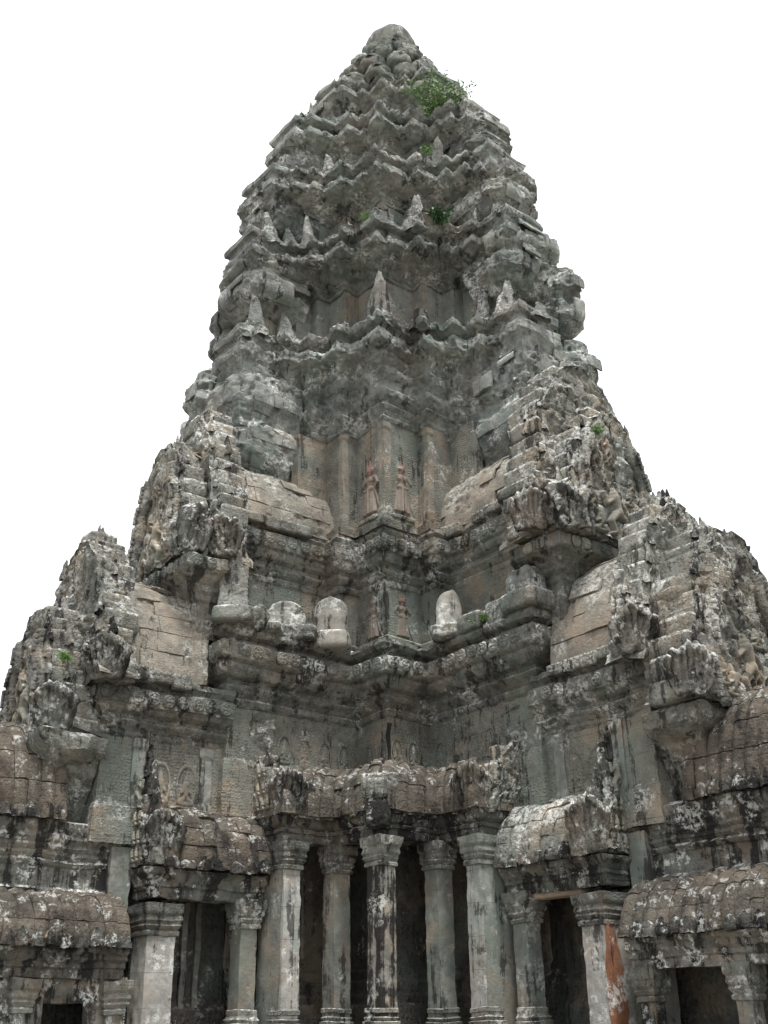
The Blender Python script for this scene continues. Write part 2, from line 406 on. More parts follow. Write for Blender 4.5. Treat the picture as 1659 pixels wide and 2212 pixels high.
def rosette_fn(X, Z):
    x, z = X, Z-.5; r = np.hypot(x, z); th = np.arctan2(z, x)
    pet = .06*np.clip(np.cos(4*th)*.5+.6, 0, 1)*np.clip(np.sin(np.clip((r-.1)/.26, 0, 1)*math.pi), 0, 1)
    return np.where(r < .48, .012, 0) + pet + np.where(r < .1, .07*np.sqrt(np.clip(1-(r/.1)**2, 0, 1)), 0) + .05*np.exp(-((r-.43)/.04)**2)
ROSET = heightfield(1, 1, 17, 17, rosette_fn, CORN, 'rosette')
def naga_fan(k):
    n, m = 31, 16; V = []
    for side in (1, -1):
        for i in range(n):
            x = -1+2*i/(n-1)
            lobe = abs(math.cos(3.5*math.pi*x))**.7; top = 1-.3*abs(x)**1.8+.05*(lobe-.5)
            for j in range(m):
                t = j/(m-1); w = .30+.22*t**.7
                head = math.exp(-((t-.86)/.12)**2)
                y = .04+.13*lobe*min(1, t*1.6)+.15*head*lobe+.08*t*t
                V.append((x*w, y if side > 0 else -.14, t*top - .28*abs(x)*t*.15))
    V = np.array(V); V[:, 1] -= .55*np.abs(V[:, 0])*(.35)
    V += np.stack([fbm(V*6+k, 210+k+q, 3) for q in range(3)], -1)*.05
    F = np.concatenate([grid_faces(n, m), grid_faces(n, m, off=n*m)[:, ::-1]])
    rim = [i*m+m-1 for i in range(n)]+[(n-1)*m+j for j in range(m-2, -1, -1)]+[i*m for i in range(n-2, -1, -1)]+[j for j in range(1, m-1)]
    rf = np.array([[a, b, b+n*m, a+n*m] for a, b in zip(rim, rim[1:]+rim[:1])])
    return V, np.concatenate([F, rf])
FAN = lib('naga_head', 4, naga_fan, LICH)

# relief figures, drawn as one continuous raised surface each
def devata(X, Z):          # standing woman, 1 high
    hs = []
    A = lambda *a, **k: hs.append(cap(X, Z, *a, **k))
    A(0, .80, 0, .755, .046, .036); A(-.02, .825, .02, .825, .045, .045, base=.015); A(-.035, .855, .035, .855, .026, .026, base=.02)   # face, diadem
    for x, t in ((-.055, .945), (0, 1.0), (.055, .945)): A(x*.8, .86, x*1.05, t, .022, .006, base=.01)   # crown points
    A(0, .74, 0, .71, .026, .03); A(-.085, .69, .085, .69, .032, .032)                # neck, shoulders
    A(0, .66, 0, .54, .07, .048); A(-.038, .645, -.038, .64, .033, .033, base=.045); A(.038, .645, .038, .64, .033, .033, base=.045)
    A(0, .51, 0, .47, .07, .08)                                                    # hips
    A(.105, .685, .155, .575, .026, .022); A(.155, .575, .075, .50, .022, .02)        # arm on the hip
    A(-.105, .685, -.165, .61, .026, .022); A(-.165, .61, -.115, .72, .021, .018); A(-.115, .72, -.12, .765, .018, .014)
    for x in (-.055, .055): A(x, .09, x+.01, .03, .022, .024); A(x, .025, x+.05*(1 if x > 0 else -1), .02, .024, .02)
    A(.10, .46, .17, .2, .012, .01, d=.7); A(.17, .2, .235, .07, .01, .008, d=.7); A(-.10, .46, -.16, .2, .012, .01, d=.7); A(-.16, .2, -.22, .09, .01, .008, d=.7)
    H = np.max(hs, 0)*.85
    w = .085+.06*np.clip((.48-Z)/.4, 0, 1)                                           # skirt with pleats
    sk = np.where((Z > .085) & (Z < .49) & (np.abs(X) < w), .075*np.sqrt(np.clip(1-(X/w)**4, 0, 1))+.006*np.cos(X*120)+.02*np.exp(-(X/.02)**2), 0)
    H = np.maximum(H, sk)
    belt = np.where((np.abs(Z-.49) < .018) & (np.abs(X) < .09), .085, 0)
    return np.maximum(H, belt)
def seated(X, Z, bare=False):           # praying figure in a flaming niche
    hs = []
    A = lambda *a, **k: hs.append(cap(X, Z, *a, **k))
    A(0, .66, 0, .6, .075, .07); A(0, .72, 0, .8, .06, .02); A(0, .52, 0, .3, .12, .1)
    A(-.1, .5, -.17, .34, .045, .04); A(.1, .5, .17, .34, .045, .04); A(-.17, .34, -.03, .42, .04, .035, base=.06); A(.17, .34, .03, .42, .04, .035, base=.06)
    A(-.08, .2, -.27, .1, .07, .06); A(.08, .2, .27, .1, .07, .06); A(-.27, .1, .1, .06, .06, .045); A(.27, .1, -.1, .06, .06, .045)
    if bare: return np.max(hs, 0)*.8
    r = np.hypot(X/.36, (Z-.48)/.5); ring = .022*np.exp(-((r-1)/.09)**2)*(Z > .1)
    return np.maximum(np.max(hs, 0)*.7, np.where(ring > .008, ring, 0))
def dancer(X, Z):
    hs = []
    A = lambda *a, **k: hs.append(cap(X, Z, *a, **k))
    A(.03, .87, .03, .82, .07, .06); A(.03, .9, .03, .98, .05, .03); A(.03, .78, -.02, .55, .095, .075)
    A(-.02, .5, -.03, .46, .09, .09); A(-.05, .46, -.26, .36, .07, .055); A(-.26, .36, -.2, .1, .055, .04); A(-.2, .1, -.28, .05, .04, .03)
    A(.03, .46, .2, .28, .075, .055); A(.2, .28, .1, .06, .055, .04); A(.1, .06, .2, .03, .04, .03)
    A(.1, .74, .28, .62, .045, .035); A(.28, .62, .33, .85, .035, .03); A(-.05, .74, -.24, .68, .045, .035); A(-.24, .68, -.33, .52, .035, .03)
    return np.max(hs, 0)*.9
DEV = heightfield(.56, 1.04, 70, 130, devata, None, 'devata_relief', .72, [DEVM, ROSE])
DEVG = heightfield(.56, 1.04, 70, 130, devata, None, 'devata_relief', 9, [DEVM, ROSE])
SEAT = heightfield(.8, 1.02, 40, 50, seated, TWALL, 'seated_figure')
SEATB = heightfield(.8, 1.02, 40, 50, seated, FIG, 'seated_figure')
SEATN = heightfield(.8, 1.02, 40, 50, lambda X, Z: seated(X, Z, True), FIG, 'seated_figure')
SEATA = heightfield(.8, 1.02, 40, 50, lambda X, Z: seated(X, Z, True), ANTE, 'seated_figure')
DANC = heightfield(.8, 1.05, 40, 52, dancer, FIG, 'relief_figure')

# ------------------------------------------------------------------ generic builders
def block_at(fr, parent, o, size, out, mesh=None, yaw=0., name='stone_block', tilt=0.):
    """out: 'a' or 'b' = the direction the block faces"""
    x, y = ((0, 1, 0), (1, 0, 0)) if out == 'a' else ((1, 0, 0), (0, 1, 0))
    c, s_ = math.cos(yaw), math.sin(yaw)
    X = tuple(np.array(x)*c+np.array(y)*s_); Y = tuple(np.array(y)*c-np.array(x)*s_)
    Zv = np.array((0, 0, 1.))+np.array(X)*tilt
    return link(name, mesh or RNG.choice(BLK), parent, mat_from(fr, o, X, Y, Zv, *size))
def stone_cells(fr, f, us, vs_rows, th, mat, parent, name='roof_stone', bulge=.5, jit=.03, seed=0, k=4, gap=.006, skip=None, out=None, prob=1.):
    """individual stones over the surface f(u,v)->(a,b,z); vs_rows = course limits, us(row) = joints in that course"""
    rg = random.Random(seed)
    for r, (v0, v1) in enumerate(zip(vs_rows[:-1], vs_rows[1:])):
        ul = us(r)
        for u0, u1 in zip(ul[:-1], ul[1:]):
            if prob < 1 and rg.random() > prob: continue
            uu = np.linspace(u0+gap, u1-gap, k); vv = np.linspace(v0+.004, v1-.004, k)
            U, Vv = np.meshgrid(uu, vv, indexing='ij')
            P = fr.w(f(U, Vv)); e = 1e-3
            Nn = np.cross(fr.w(f(U+e, Vv))-P, fr.w(f(U, Vv+e))-P); Nn /= np.linalg.norm(Nn, axis=-1, keepdims=True)+1e-12
            if (Nn[..., 2].mean() if out is None else (Nn*out).sum(-1).mean()) < 0: Nn = -Nn
            t = np.linspace(-1, 1, k); ed = np.maximum(np.abs(t)[:, None]**4, np.abs(t)[None, :]**4)
            h = (th*(1+rg.uniform(-.15, .25)) - bulge*th*ed*.55 + rg.uniform(-jit, jit) + bulge*th*.45*(1-t[:, None]**2))*S
            top = P+Nn*h[..., None]; bot = P-Nn*(th*.6*S)
            V = np.concatenate([top.reshape(-1, 3), bot.reshape(-1, 3)])
            V = jitter(V, [(.022, 2.3, 2), (.012, 9, 1)], seed)
            rim = [i*k for i in range(k)]+[(k-1)*k+j for j in range(1, k)]+[i*k+k-1 for i in range(k-2, -1, -1)]+[j for j in range(k-2, 0, -1)]
            rf = np.array([[a, b, b+k*k, a+k*k] for a, b in zip(rim, rim[1:]+rim[:1])])
            link(name, mesh_np(name, V, np.concatenate([grid_faces(k, k), rf]), mat, sharp=50), parent)
def joints(a0, a1, w, jitter_=.25, seed=0):
    rg = random.Random(seed); n = max(1, round((a1-a0)/w)); x = [a0+(a1-a0)*i/n for i in range(n+1)]
    return [x[0]]+[v+rg.uniform(-jitter_, jitter_)*w for v in x[1:-1]]+[x[-1]]
def ogive(b0, z0, b1, z1):
    def f(U, V):
        t = V*math.pi/2
        return np.stack([U, b0+(b1-b0)*(1-np.cos(t)), z0+(z1-z0)*np.sin(t)], -1)
    return f
def vault(fr, thing, a0, a1, b0, z0, b1, z1, mat, rows=6, width=.5, th=.14, seed=0, name='vault_roof', both=False, aligned=True, bulge=.5, eaves=True, espace=.42, prob=1., rough=False, jit=.03):
    for side in ((1, -1) if both else (1,)):
        f0 = ogive(b0, z0, b1, z1)
        f = (lambda U, V: f0(U, V)*np.array([1, side, 1]))
        U, Vv = np.meshgrid(np.linspace(a0, a1, max(3, int((a1-a0)/(.07 if rough else .25)))), np.linspace(0, 1, 50 if rough else 14), indexing='ij')
        part = add_grid(name, f(U, Vv), mat, thing, fr, amps=[(.06, .9, 2), (.03, 3, 2), (.014, 9, 2)] if rough else FINE, seed=seed, crev=.05 if rough else 0.)
        if side == 1:
            base = joints(a0, a1, width, .05, seed)
            stone_cells(fr, f, (lambda r: base) if aligned else (lambda r: joints(a0, a1, width, .3, seed+r)), np.linspace(0, 1, rows+1)**.92, th, mat, part, bulge=bulge, seed=seed, prob=prob, jit=jit)
            if eaves: eave_row(fr, part, a0, a1, b0+.03, z0+.02, espace, seed, .6 if rough else 1., BLK if rough else EAV)
        main = part if side == 1 else main
    return main
def eave_row(fr, part, a0, a1, b, z, sp, seed=0, prob=1., meshes=None):
    rg = random.Random(seed); n = max(1, int((a1-a0)/sp)); w = (a1-a0)/n
    for i in range(n):
        if rg.random() > prob: continue
        block_at(fr, part, (a0+w*(i+.5), b+.06+rg.uniform(-.03, .05), z-.06+rg.uniform(-.04, .03)), (w*rg.uniform(.8, 1.05), .34, rg.uniform(.3, .42)), 'b', rg.choice(meshes or EAV), name='eave_tile')
def band_rosettes(fr, part, path, off, z, size, side=1, prob=1., seed=0, amps=[(.035, .9, 2), (.012, 4, 2)], js=0):
    rg = random.Random(seed)
    for (pt, d, n, sp) in along(path, size*1.12, off, side, .08):
        if rg.random() > prob: continue
        Mx = mat_from(fr, (pt[0]+n[0]*.004, pt[1]+n[1]*.004, z), (d[0], d[1], 0), (n[0], n[1], 0), (0, 0, 1), size*.98, size*1.7, size)
        w0 = fr.w(np.array([[pt[0], pt[1], z+size/2]])); dv = (jitter(w0, amps, js)-w0)[0]
        for q_ in range(3): Mx[q_][3] += dv[q_]
        link('rosette', ROSET, part, Mx)
def relief(fr, part, o, out, mesh, w, h, depth=1., name='relief_figure', dx=0):
    x, y = ((0, 1, 0), (1, 0, 0)) if out == 'a' else ((1, 0, 0), (0, 1, 0))
    return link(name, mesh, part, mat_from(fr, o, x, y, (dx, 0, 1) if out == 'b' else (0, dx, 1), w, depth*h, h))

def pediment(fr, thing, a, hw, z0, z1, depth=.7, seed=0, mesh=None, core=BLOCK, crest=.55, frame=True, figures=True, fans=True, pw=.62, course=.5, name='pediment', crest_mesh=None, rough=.05, half=None):
    """an eroded gable facing outward along the wing, laid in courses of separate stones"""
    rg = random.Random(seed); mesh = mesh or BLK
    H = z1-z0
    def wd(z):
        t = min(max((z-z0)/H, 0), 1)
        return hw*((1-t)**pw*.93+.07)*(1+.05*math.sin(t*15+seed))
    bmin = -99 if half is None else half
    # solid heart of the gable
    nz = max(8, int(H/.08)); rows = []
    for k in range(nz+1):
        z = z0+H*k/nz; w = wd(z)*.985; lo = max(-w, bmin)
        na = 44; ring = [(a-depth, lo, z), (a-depth*.5, lo, z)]+[(a+.13, lo+(w-lo)*i/na, z) for i in range(na+1)]+[(a-depth*.5, w, z), (a-depth, w, z)]
        rows.append(ring)
    ped = add_grid(name, np.array(rows), core, thing, fr, amps=[(.13, 1.0, 2), (.06, 3.0, 2), (.022, 9, 2)], seed=seed, crev=.085)
    z = z0; r = 0
    while z < z1-.2:
        h = course*rg.uniform(.8, 1.25); w = wd(z+h*.5); lo = max(-w, bmin); x = lo
        while x < w-.1:
            bw = min(rg.uniform(.55, 1.15), w-x)
            if w-x-bw < .3: bw = w-x
            dp = depth*rg.uniform(.8, 1.05); edge = (x == lo or x+bw >= w-.01)
            block_at(fr, ped, (a-dp*.5+rg.uniform(-rough, rough)+(.03 if edge else 0), x+bw/2, z+h/2), (bw*1.04, dp, h*1.05), 'a', rg.choice(mesh), rg.uniform(-.03, .03), tilt=rg.uniform(-.015, .015))
            x += bw
        if crest and rg.random() < .55:
            for sgn in ((1,) if half is not None else (1, -1)):
                s_ = crest*rg.uniform(.7, 1.05)
                block_at(fr, ped, (a-depth*.3+rg.uniform(-.1, .15), sgn*(w-.02), z+h*rg.uniform(-.1, .4)), (s_*.8, s_*.8, s_*1.45), 'a', rg.choice(crest_mesh or (LEAF+LEAFB)), rg.uniform(-.4, .4), 'crest_leaf', tilt=sgn*rg.uniform(-.35, .05))
        z += h; r += 1
    if half is None:
        for k in (-1, 0, 1):
            block_at(fr, ped, (a-depth*.4, k*.28*hw*.4, z1-.25-abs(k)*.2), (.5, .5, crest*1.5), 'a', rg.choice(crest_mesh or LEAFB), rg.uniform(-.3, .3), 'crest_leaf')
    if half is None:
        for t in np.arange(.02, .85, .13):
            zz = z0+H*t; w = wd(zz)
            for sgn in (1, -1):
                s_ = crest*rg.uniform(.7, 1.15)
                block_at(fr, ped, (a+.06+rg.uniform(-.06, .06), sgn*w*.9, zz), (s_*.75, s_*.55, s_*1.25), 'a', rg.choice(LEAF+LEAFB), rg.uniform(-.3, .3), 'crest_leaf', tilt=sgn*rg.uniform(-.25, .1))
    if frame:
        for sgn in ((1,) if half is not None else (1, -1)):
            pts = []
            for t in np.linspace(0, .78, 26):
                zz = z0+H*t; w = wd(zz)*.74+.09*math.sin(t*17)
                pts.append((a+.14, sgn*w, zz))
            pts = np.array(pts); tan = np.gradient(pts, axis=0); tan /= np.linalg.norm(tan, axis=1)[:, None]
            side = np.stack([np.zeros(len(pts)), tan[:, 2], -tan[:, 1]], -1); ang = np.linspace(0, 2*math.pi, 9)[:-1]
            rad = .2*(1+.12*np.sin(np.arange(len(pts))*2.4))
            G = pts[:, None]+rad[:, None, None]*(np.cos(ang)[None, :, None]*side[:, None]+np.sin(ang)[None, :, None]*np.array([1., 0, 0]))
            n_, m_ = G.shape[:2]; V = jitter(fr.w(G).reshape(-1, 3), [(.03, 3, 2)], seed)
            link('naga_body', mesh_np('naga_body', V, grid_faces(n_, m_, False, True), BLOCK), ped)
            n = 20
            for i in range(n):
                p = pts[int(i*25/n)]
                block_at(fr, ped, (a+.34, p[1]+sgn*.02, p[2]), (.15, .14, .15), 'a', rg.choice(BLK), 0, 'bead')
    if fans:
        for sgn in ((1,) if half is not None else (1, -1)):
            block_at(fr, ped, (a+.0, sgn*(hw-.05), z0+.0), (1.25, 1.1, 1.2*crest/.55), 'a', rg.choice(FAN), sgn*-.75, 'naga_head')
    if figures:
        fh = H*.36
        for k in range(7):
            zz = z0+H*rg.uniform(.05, .62); bb = rg.uniform(-.6, .6)*wd(zz)
            relief(fr, ped, (a+.16, bb, zz), 'a', rg.choice((SEATN, DANC)), rg.uniform(.5, .75), rg.uniform(.6, .95), 1.6)
        relief(fr, ped, (a+.12, 0, z0+.15), 'a', DANC, fh*.95, fh, 1.5)
        for b in (-.62, .62):
            relief(fr, ped, (a+.12, b*hw*.55, z0+.1), 'a', SEATN if b > 0 else DANC, fh*.55, fh*.62, 1.3)
    return ped

def pillar(fr, thing, a, b, half, zb, zt, mat, seed=0, base=True, capital=True, fl=.09, yaw=0, capmat=None, name='pillar', seg=.1):
    sq = [(a-half, b-half), (a+half, b-half), (a+half, b+half), (a-half, b+half)]
    G = sweep(sq, [(0, zb), (0, zt)], .06, .07, True, 1, chip=.03, lip=-.2, seed=seed)
    sh = add_grid(name, G, mat, thing, fr, True, amps=[(.012, .8, 2), (.008, 6, 2)], seed=seed, crev=.008)
    if base:
        pr = [(fl+.02, zb-.35), (fl+.02, zb-.02), (fl-.03, zb), (fl-.02, zb+.1), (fl-.09, zb+.12), (fl-.05, zb+.2), (fl-.1, zb+.24), (fl-.12, zb+.3), (.03, zb+.33), (.03, zb+.42), (0, zb+.44)]
        add_grid('pillar_base', sweep(sq, pr, .12, .07, True, 1, chip=.1, lip=.02, seed=seed), capmat or CORN, sh, fr, True, amps=FINE, seed=seed)
    if capital:
        pr = [(.0, zt-.34), (.05, zt-.32), (.06, zt-.24), (.015, zt-.2), (.05, zt-.17), (.1, zt-.1), (.07, zt-.05), (.12, zt+.02), (fl, zt+.14), (fl+.05, zt+.2), (fl+.06, zt+.42), (-.05, zt+.42)]
        add_grid('capital', sweep(sq, pr, .12, .06, True, 1, chip=.1, lip=.02, seed=seed), capmat or CORN, sh, fr, True, amps=FINE, seed=seed)
    return sh

# ------------------------------------------------------------------ the setting
def build_ground():
    n = 40; x = np.linspace(-1, 1, n); x = np.sign(x)*np.abs(x)**3*900
    X, Y = np.meshgrid(x, x, indexing='ij'); V = np.stack([X, Y, X*0], -1).reshape(-1, 3)
    o = link('ground', mesh_np('ground', V, grid_faces(n, n), GROUND), None); tag(o, 'worn stone floor of the temple court', 'ground', kind='structure')
build_ground()

# ------------------------------------------------------------------ the tower
tower = empty('temple_tower', (0, 0, 0), 'tall tiered grey sandstone tower narrowing to a lotus-bud top above the cruciform wings', 'tower')

def quarter(r, k, Q, y0):
    x1, y2 = r+.62*k, r-1.5*k; x2, y1 = r+1.2*k, r-2.5*k; x3, y3 = r+1.85*k, y0+.42
    half = [(Q, y0), (x3, y0), (x3, y3), (x2, y3), (x2, y1), (x1, y1), (x1, y2), (r, y2)]
    return half+[(r, r)]+[(b, a) for a, b in half[::-1]]
def full(r, k, Q, y0):
    q = quarter(r, k, Q, y0); out = []
    for i in range(4):
        for (x, y) in q:
            for _ in range(i): x, y = -y, x
            out.append((x, y))
    return out
def lips(L, zw, zl, zt, inn=-.9):
    return [(-.3, zw-.02), (.03, zw), (.08, zw+.04), (.09, zw+.12), (.02, zw+.15), (.15, zw+.28), (.15, zw+.36), (L-.3, zl-.48), (L-.1, zl-.36), (L-.02, zl-.33), (L, zl-.28), (L, zl-.06), (L-.05, zl), (L-.22, zl+.04),
            (L-.3, zl+.12), (L-.3, zt-.42), (L-.12, zt-.35), (L-.03, zt-.32), (L, zt-.26), (L-.01, zt-.08), (L-.08, zt), (inn, zt+.14)]
TIERS = [   # r wall, plan scale, lip offset, z base, z lower lip, z top, axial reach, axial half width
    (3.54, 1.0, 1.02, 22.75, 26.45, 27.3, 6.85, .12),
    (3.42, 1.0, 1.02, 27.25, 30.05, 30.85, 6.2, .12),
    (2.96, .9, .92, 30.75, 33.4, 34.15, 5.15, .12),
    (1.86, .66, .66, 34.05, 37.3, 37.95, 3.25, .1)]
def tier_gable(fr, a, hw, z0, z1, seed, far=None):
    rg = random.Random(seed); H = z1-z0; ch = .6; b0, b1 = (hw, -hw-.9) if far is None else far
    path = [(a-2.6, b0), (a-ch, b0), (a, b0-ch), (a, b1+ch), (a-ch, b1), (a-2.6, b1)]
    prof = [(-1.3, z0-.25), (-.6, z0), (-.22, z0+.12*H), (.02, z0+.2*H), (.04, z0+.4*H), (-.16, z0+.45*H), (-.14, z0+.52*H), (.08, z0+.58*H), (.05, z0+.76*H), (-.2, z0+.82*H), (-.25, z0+.9*H), (-.8, z1), (-1.5, z1+.15)]
    g = add_grid('tier_gable', sweep(path, prof, .065, .06, False, -1, .3, -.3, seed), TOWER, tower, fr, amps=[(.1, .7, 2), (.045, 2.2, 2), (.018, 7, 2)], seed=seed, crev=.045)
    P, N, M = miters(path, False, -1); pr = resample(prof[1:-2], .02)
    cum = np.concatenate([[0], np.cumsum(np.hypot(*np.diff(pr, axis=0).T))])
    rows = [0]
    while rows[-1] < cum[-1]-.3: rows.append(rows[-1]+rg.uniform(.4, .75))
    rows[-1] = cum[-1]
    for i in (0, 2):
        A, B = P[i], P[i+1]; ma, mb = M[i], M[i+1]; L = np.linalg.norm(B-A)
        def f(U, V):
            off = np.interp(V, cum, pr[:, 0]); z = np.interp(V, cum, pr[:, 1]); u = (np.asarray(U)/L)[..., None]
            xy = (A+off[..., None]*ma)*(1-u)+(B+off[..., None]*mb)*u
            return np.concatenate([xy, z[..., None]], -1)
        stone_cells(fr, f, lambda r: joints(0, L, .95, .3, seed*7+r+i*50), rows, .04, BLKM, g, 'stone_block', .5, .025, seed, 6, .012, None, fr.d(np.array([N[i][0], N[i][1], 0])), .35)
    for k in range(1 if z1 < 24 else 0):
        block_at(fr, g, (a-.35+rg.uniform(-.2, .1), rg.uniform(-hw, hw*.8), z1-.2), (rg.uniform(.4, .8), .5, rg.uniform(.5, 1.0)), 'a', rg.choice(LEAFT), rg.uniform(-.3, .3), 'crest_leaf')
def corner_pilaster(part, x, y, w, z0, z1, seed):
    add_grid('corner_pilaster', sweep([(x, y-w), (x, y), (x-w, y)], [(-.05, z0), (.05, z0+.02), (.07, z0+.25), (.035, z0+.3), (.035, z1-.3), (.07, z1-.25), (.05, z1), (-.05, z1+.02)], .06, .08, False, 1), PILW, part, amps=FINE, seed=seed)
TIERA = [(.055, .9, 2), (.022, 3.2, 2), (.012, 8, 2)]
def build_tower():
    # third storey wall with the large carved women, and the great cornice above it
    pl = full(3.72, 1.0, 5.4, .8)
    pr = [(.3, 14.7), (.32, 14.95), (.12, 15.05), (.1, 15.2), (0, 15.25), (0, 18.85)]
    wall = add_grid('storey_wall', sweep(pl, pr, .12, .14, True, 1, coarse_back=True), TWALL, tower, wrap=True, amps=FINE, seed=1)
    pl2 = full(3.72, 1.0, 7.2, .2)
    pr = [(-1, 18.8), (0, 18.82), (.06, 18.9), (.08, 19.0), (.03, 19.08), (.16, 19.3), (.2, 19.4), (.14, 19.5), (.3, 19.75), (.34, 19.95), (.2, 20.05), (.18, 20.3), (.36, 20.6), (.4, 20.75), (.3, 20.9), (.5, 21.25), (.56, 21.38),
          (.78, 21.52), (.86, 21.56), (.88, 21.62), (.88, 22.0), (.82, 22.04), (.62, 22.08), (.56, 22.16), (.56, 22.3), (.76, 22.38), (.88, 22.42), (.9, 22.5), (.9, 22.68), (.82, 22.76), (-.9, 22.9)]
    c = add_grid('great_cornice', sweep(pl2, pr, .055, .045, True, 1, .3, .45, 3, True, (5.8, .9)), TOWER, tower, wrap=True, amps=TIERA, seed=2, crev=.03)
    band = pl2[:len(pl2)]
    for i, (r, k, L, zb, zl, zt, Q, y0) in enumerate(TIERS):
        p = full(r, k, Q, y0); zw = zl-(1.25, 1.05, .95, .95)[i]
        w_ = add_grid('tier_wall', sweep(p, [(.34, zb-.1), (.36, zb+.1), (.2, zb+.16), (.2, zb+.3), (.02, zb+.38), (0, zb+.42), (0, zw)], .09, .09, True, 1, coarse_back=True), PLAIN, tower, wrap=True, amps=FINE, seed=20+i, crev=.015)
        add_grid('tier_cornice', sweep(p, lips(L, zw, zl, zt), .055, .045, True, 1, .3, .4, 11+i, True, (r+2.0*k, L)), TOWER, tower, wrap=True, amps=TIERA, seed=20+i, crev=.028)
        if i < 2:
            x1, y2, x2, y1 = r+.6*k, r-1.5*k, r+1.15*k, r-2.75*k
            for (x, y) in ((r, r), (x1, y2), (y2, x1), (x2, y1), (y1, x2)): corner_pilaster(w_, x, y, .2, zb+.3, zw, 20+i)
    # eroded gables on the axes, tier by tier, laid in separate stones
    gab = [(7.95, .95, 16.6, 22.0, 1), (7.75, 1.0, 24.1, 27.2, 2), (7.1, .95, 28.1, 30.8, 3), (6.0, .85, 31.4, 34.1, 4), (3.95, .6, 34.8, 37.8, 5)]
    for fr in (R_, L_):
        for (a, hw, z0, z1, sd_) in gab:
            a += .2 if fr is R_ else -.05
            tier_gable(fr, a, hw, z0, z1, sd_*10+(5 if fr is L_ else 0))
        tier_gable(fr, 8.45 if fr is R_ else 7.6, 1.2, 22.3, 25.6, 77 if fr is R_ else 78, (-.9, -2.6))
        tier_gable(fr, 8.5 if fr is R_ else 8.2, 1.2, 18.2, 22.4, 81 if fr is R_ else 82, (-1.1, -3.0))
    # lotus crown
    core = []
    for t in np.linspace(0, 1, 26):
        z = 37.7+t*6.4
        r = np.interp(z, [37.7, 39.0, 40.4, 41.4, 41.9, 42.3, 42.5, 43.1, 43.6, 43.9, 44.05, 44.1], [2.6, 2.1, 1.6, 1.35, 1.2, 1.25, 1.3, 1.22, 1.0, .72, .45, .05])
        core.append([(r*math.cos(a), r*math.sin(a), z) for a in np.linspace(0, 2*math.pi, 48, endpoint=False)])
    G = np.array(core).transpose(1, 0, 2)
    cr = add_grid('lotus_crown', G, BUD, tower, wrap=True, amps=STD, seed=40)
    bud = lib('lotus_petal', 4, lambda k: lens(lambda t: .5*math.sqrt(max(0, 1-((t-.45)/.6)**2))+.05, lambda t: .5*math.sqrt(max(0, 1-((t-.45)/.6)**2))+.05, 8, 10, 400+k, .11), BUD)
    lid = lib('petal_cap', 3, lambda k: lens(lambda t: .56*math.sqrt(max(0, 1-t*t))+.02, lambda t: .56*math.sqrt(max(0, 1-t*t))+.02, 8, 6, 430+k, .07), CORN)
    for z, r, n, s_ in ((37.6, 2.7, 14, 1.15), (38.75, 2.3, 12, 1.15), (39.8, 1.9, 11, 1.05), (40.75, 1.5, 10, .95)):
        for i in range(n):
            a = 2*math.pi*(i+(.5 if n % 2 else 0))/n; o = (r*math.cos(a), r*math.sin(a), z)
            b = link('lotus_petal', RNG.choice(bud), cr, mat_from(R_, o, (-math.sin(a), math.cos(a), 0), (math.cos(a), math.sin(a), 0), (0, 0, 1), s_*.98, s_*.98, s_*.95))
            link('petal_cap', RNG.choice(lid), b, mat_from(R_, (o[0]*1.02, o[1]*1.02, z+s_*.68), (-math.sin(a), math.cos(a), 0), (math.cos(a), math.sin(a), 0), (0, 0, 1), s_*.72, s_*.72, s_*.34))
    # leaf-shaped stones on the ledges: (p, q, z, width, height, shape)
    ants = [(7.5, .75, 22.75, .8, 1.1, 4), (.75, 7.6, 22.75, .8, 1.2, 6), (.7, 7.2, 27.25, .8, 1.0, 1), (7.3, .7, 27.25, .6, .7, 2), (.65, 6.6, 30.8, .6, .8, 0), (2.9, 4.9, 27.25, .6, .6, 2), (4.1, 4.1, 30.8, .6, .35, 2), (.6, 5.6, 34.05, .45, .6, 3), (5.5, .6, 34.05, .5, .5, 1), (4.3, 4.3, 22.75, 1.0, 1.6, 1), (6.2, .7, 22.75, .75, 1.55, 0), (6.9, -1.2, 22.75, 1.1, 1.8, 4), (.6, 6.2, 22.75, .95, 1.25, 1), (-1.2, 6.9, 22.75, .95, 1.4, 6), (5.0, 2.8, 22.75, .8, .8, 2), (2.8, 5.0, 22.75, .6, .5, 2),
            (4.15, 4.15, 27.25, 1.3, .9, 2), (4.9, 2.8, 27.25, .95, 1.25, 4), (6.2, .9, 27.25, .4, .7, 3), (1.4, 5.75, 27.25, .6, 1.1, 0), (.7, 6.2, 27.25, .8, .8, 1), (-.9, 6.8, 27.25, .7, .9, 4),
            (5.2, 1.8, 30.75, .85, 1.15, 1), (1.9, 5.1, 30.75, .7, .8, 6), (3.3, 3.3, 34.05, .4, .55, 3), (.6, 4.8, 34.05, .5, .65, 0), (1.5, 4.2, 34.05, .8, .7, 2), (1.0, 5.4, 34.3, .35, .75, 0),
            (2.1, 2.1, 37.85, .55, .5, 2), (2.8, .4, 37.85, .5, .95, 0), (.45, 2.9, 37.85, .5, .8, 1), (.9, 2.6, 37.85, .3, .4, 2), (3.2, -.5, 37.85, .8, .8, 4)]
    for i, (p, q, z, w, h, k) in enumerate(ants):
        d = math.atan2(q, p) if abs(p-q) < 1 else (0.2 if p > q else math.pi/2-.2)
        link('antefix', ANT[k], tower, mat_from(R_, (p*.975, q*.975, z-.28), (-math.sin(d), math.cos(d), 0), (math.cos(d), math.sin(d), 0), (0, 0, 1), w*1.0, w*.85, h*1.4+.22))
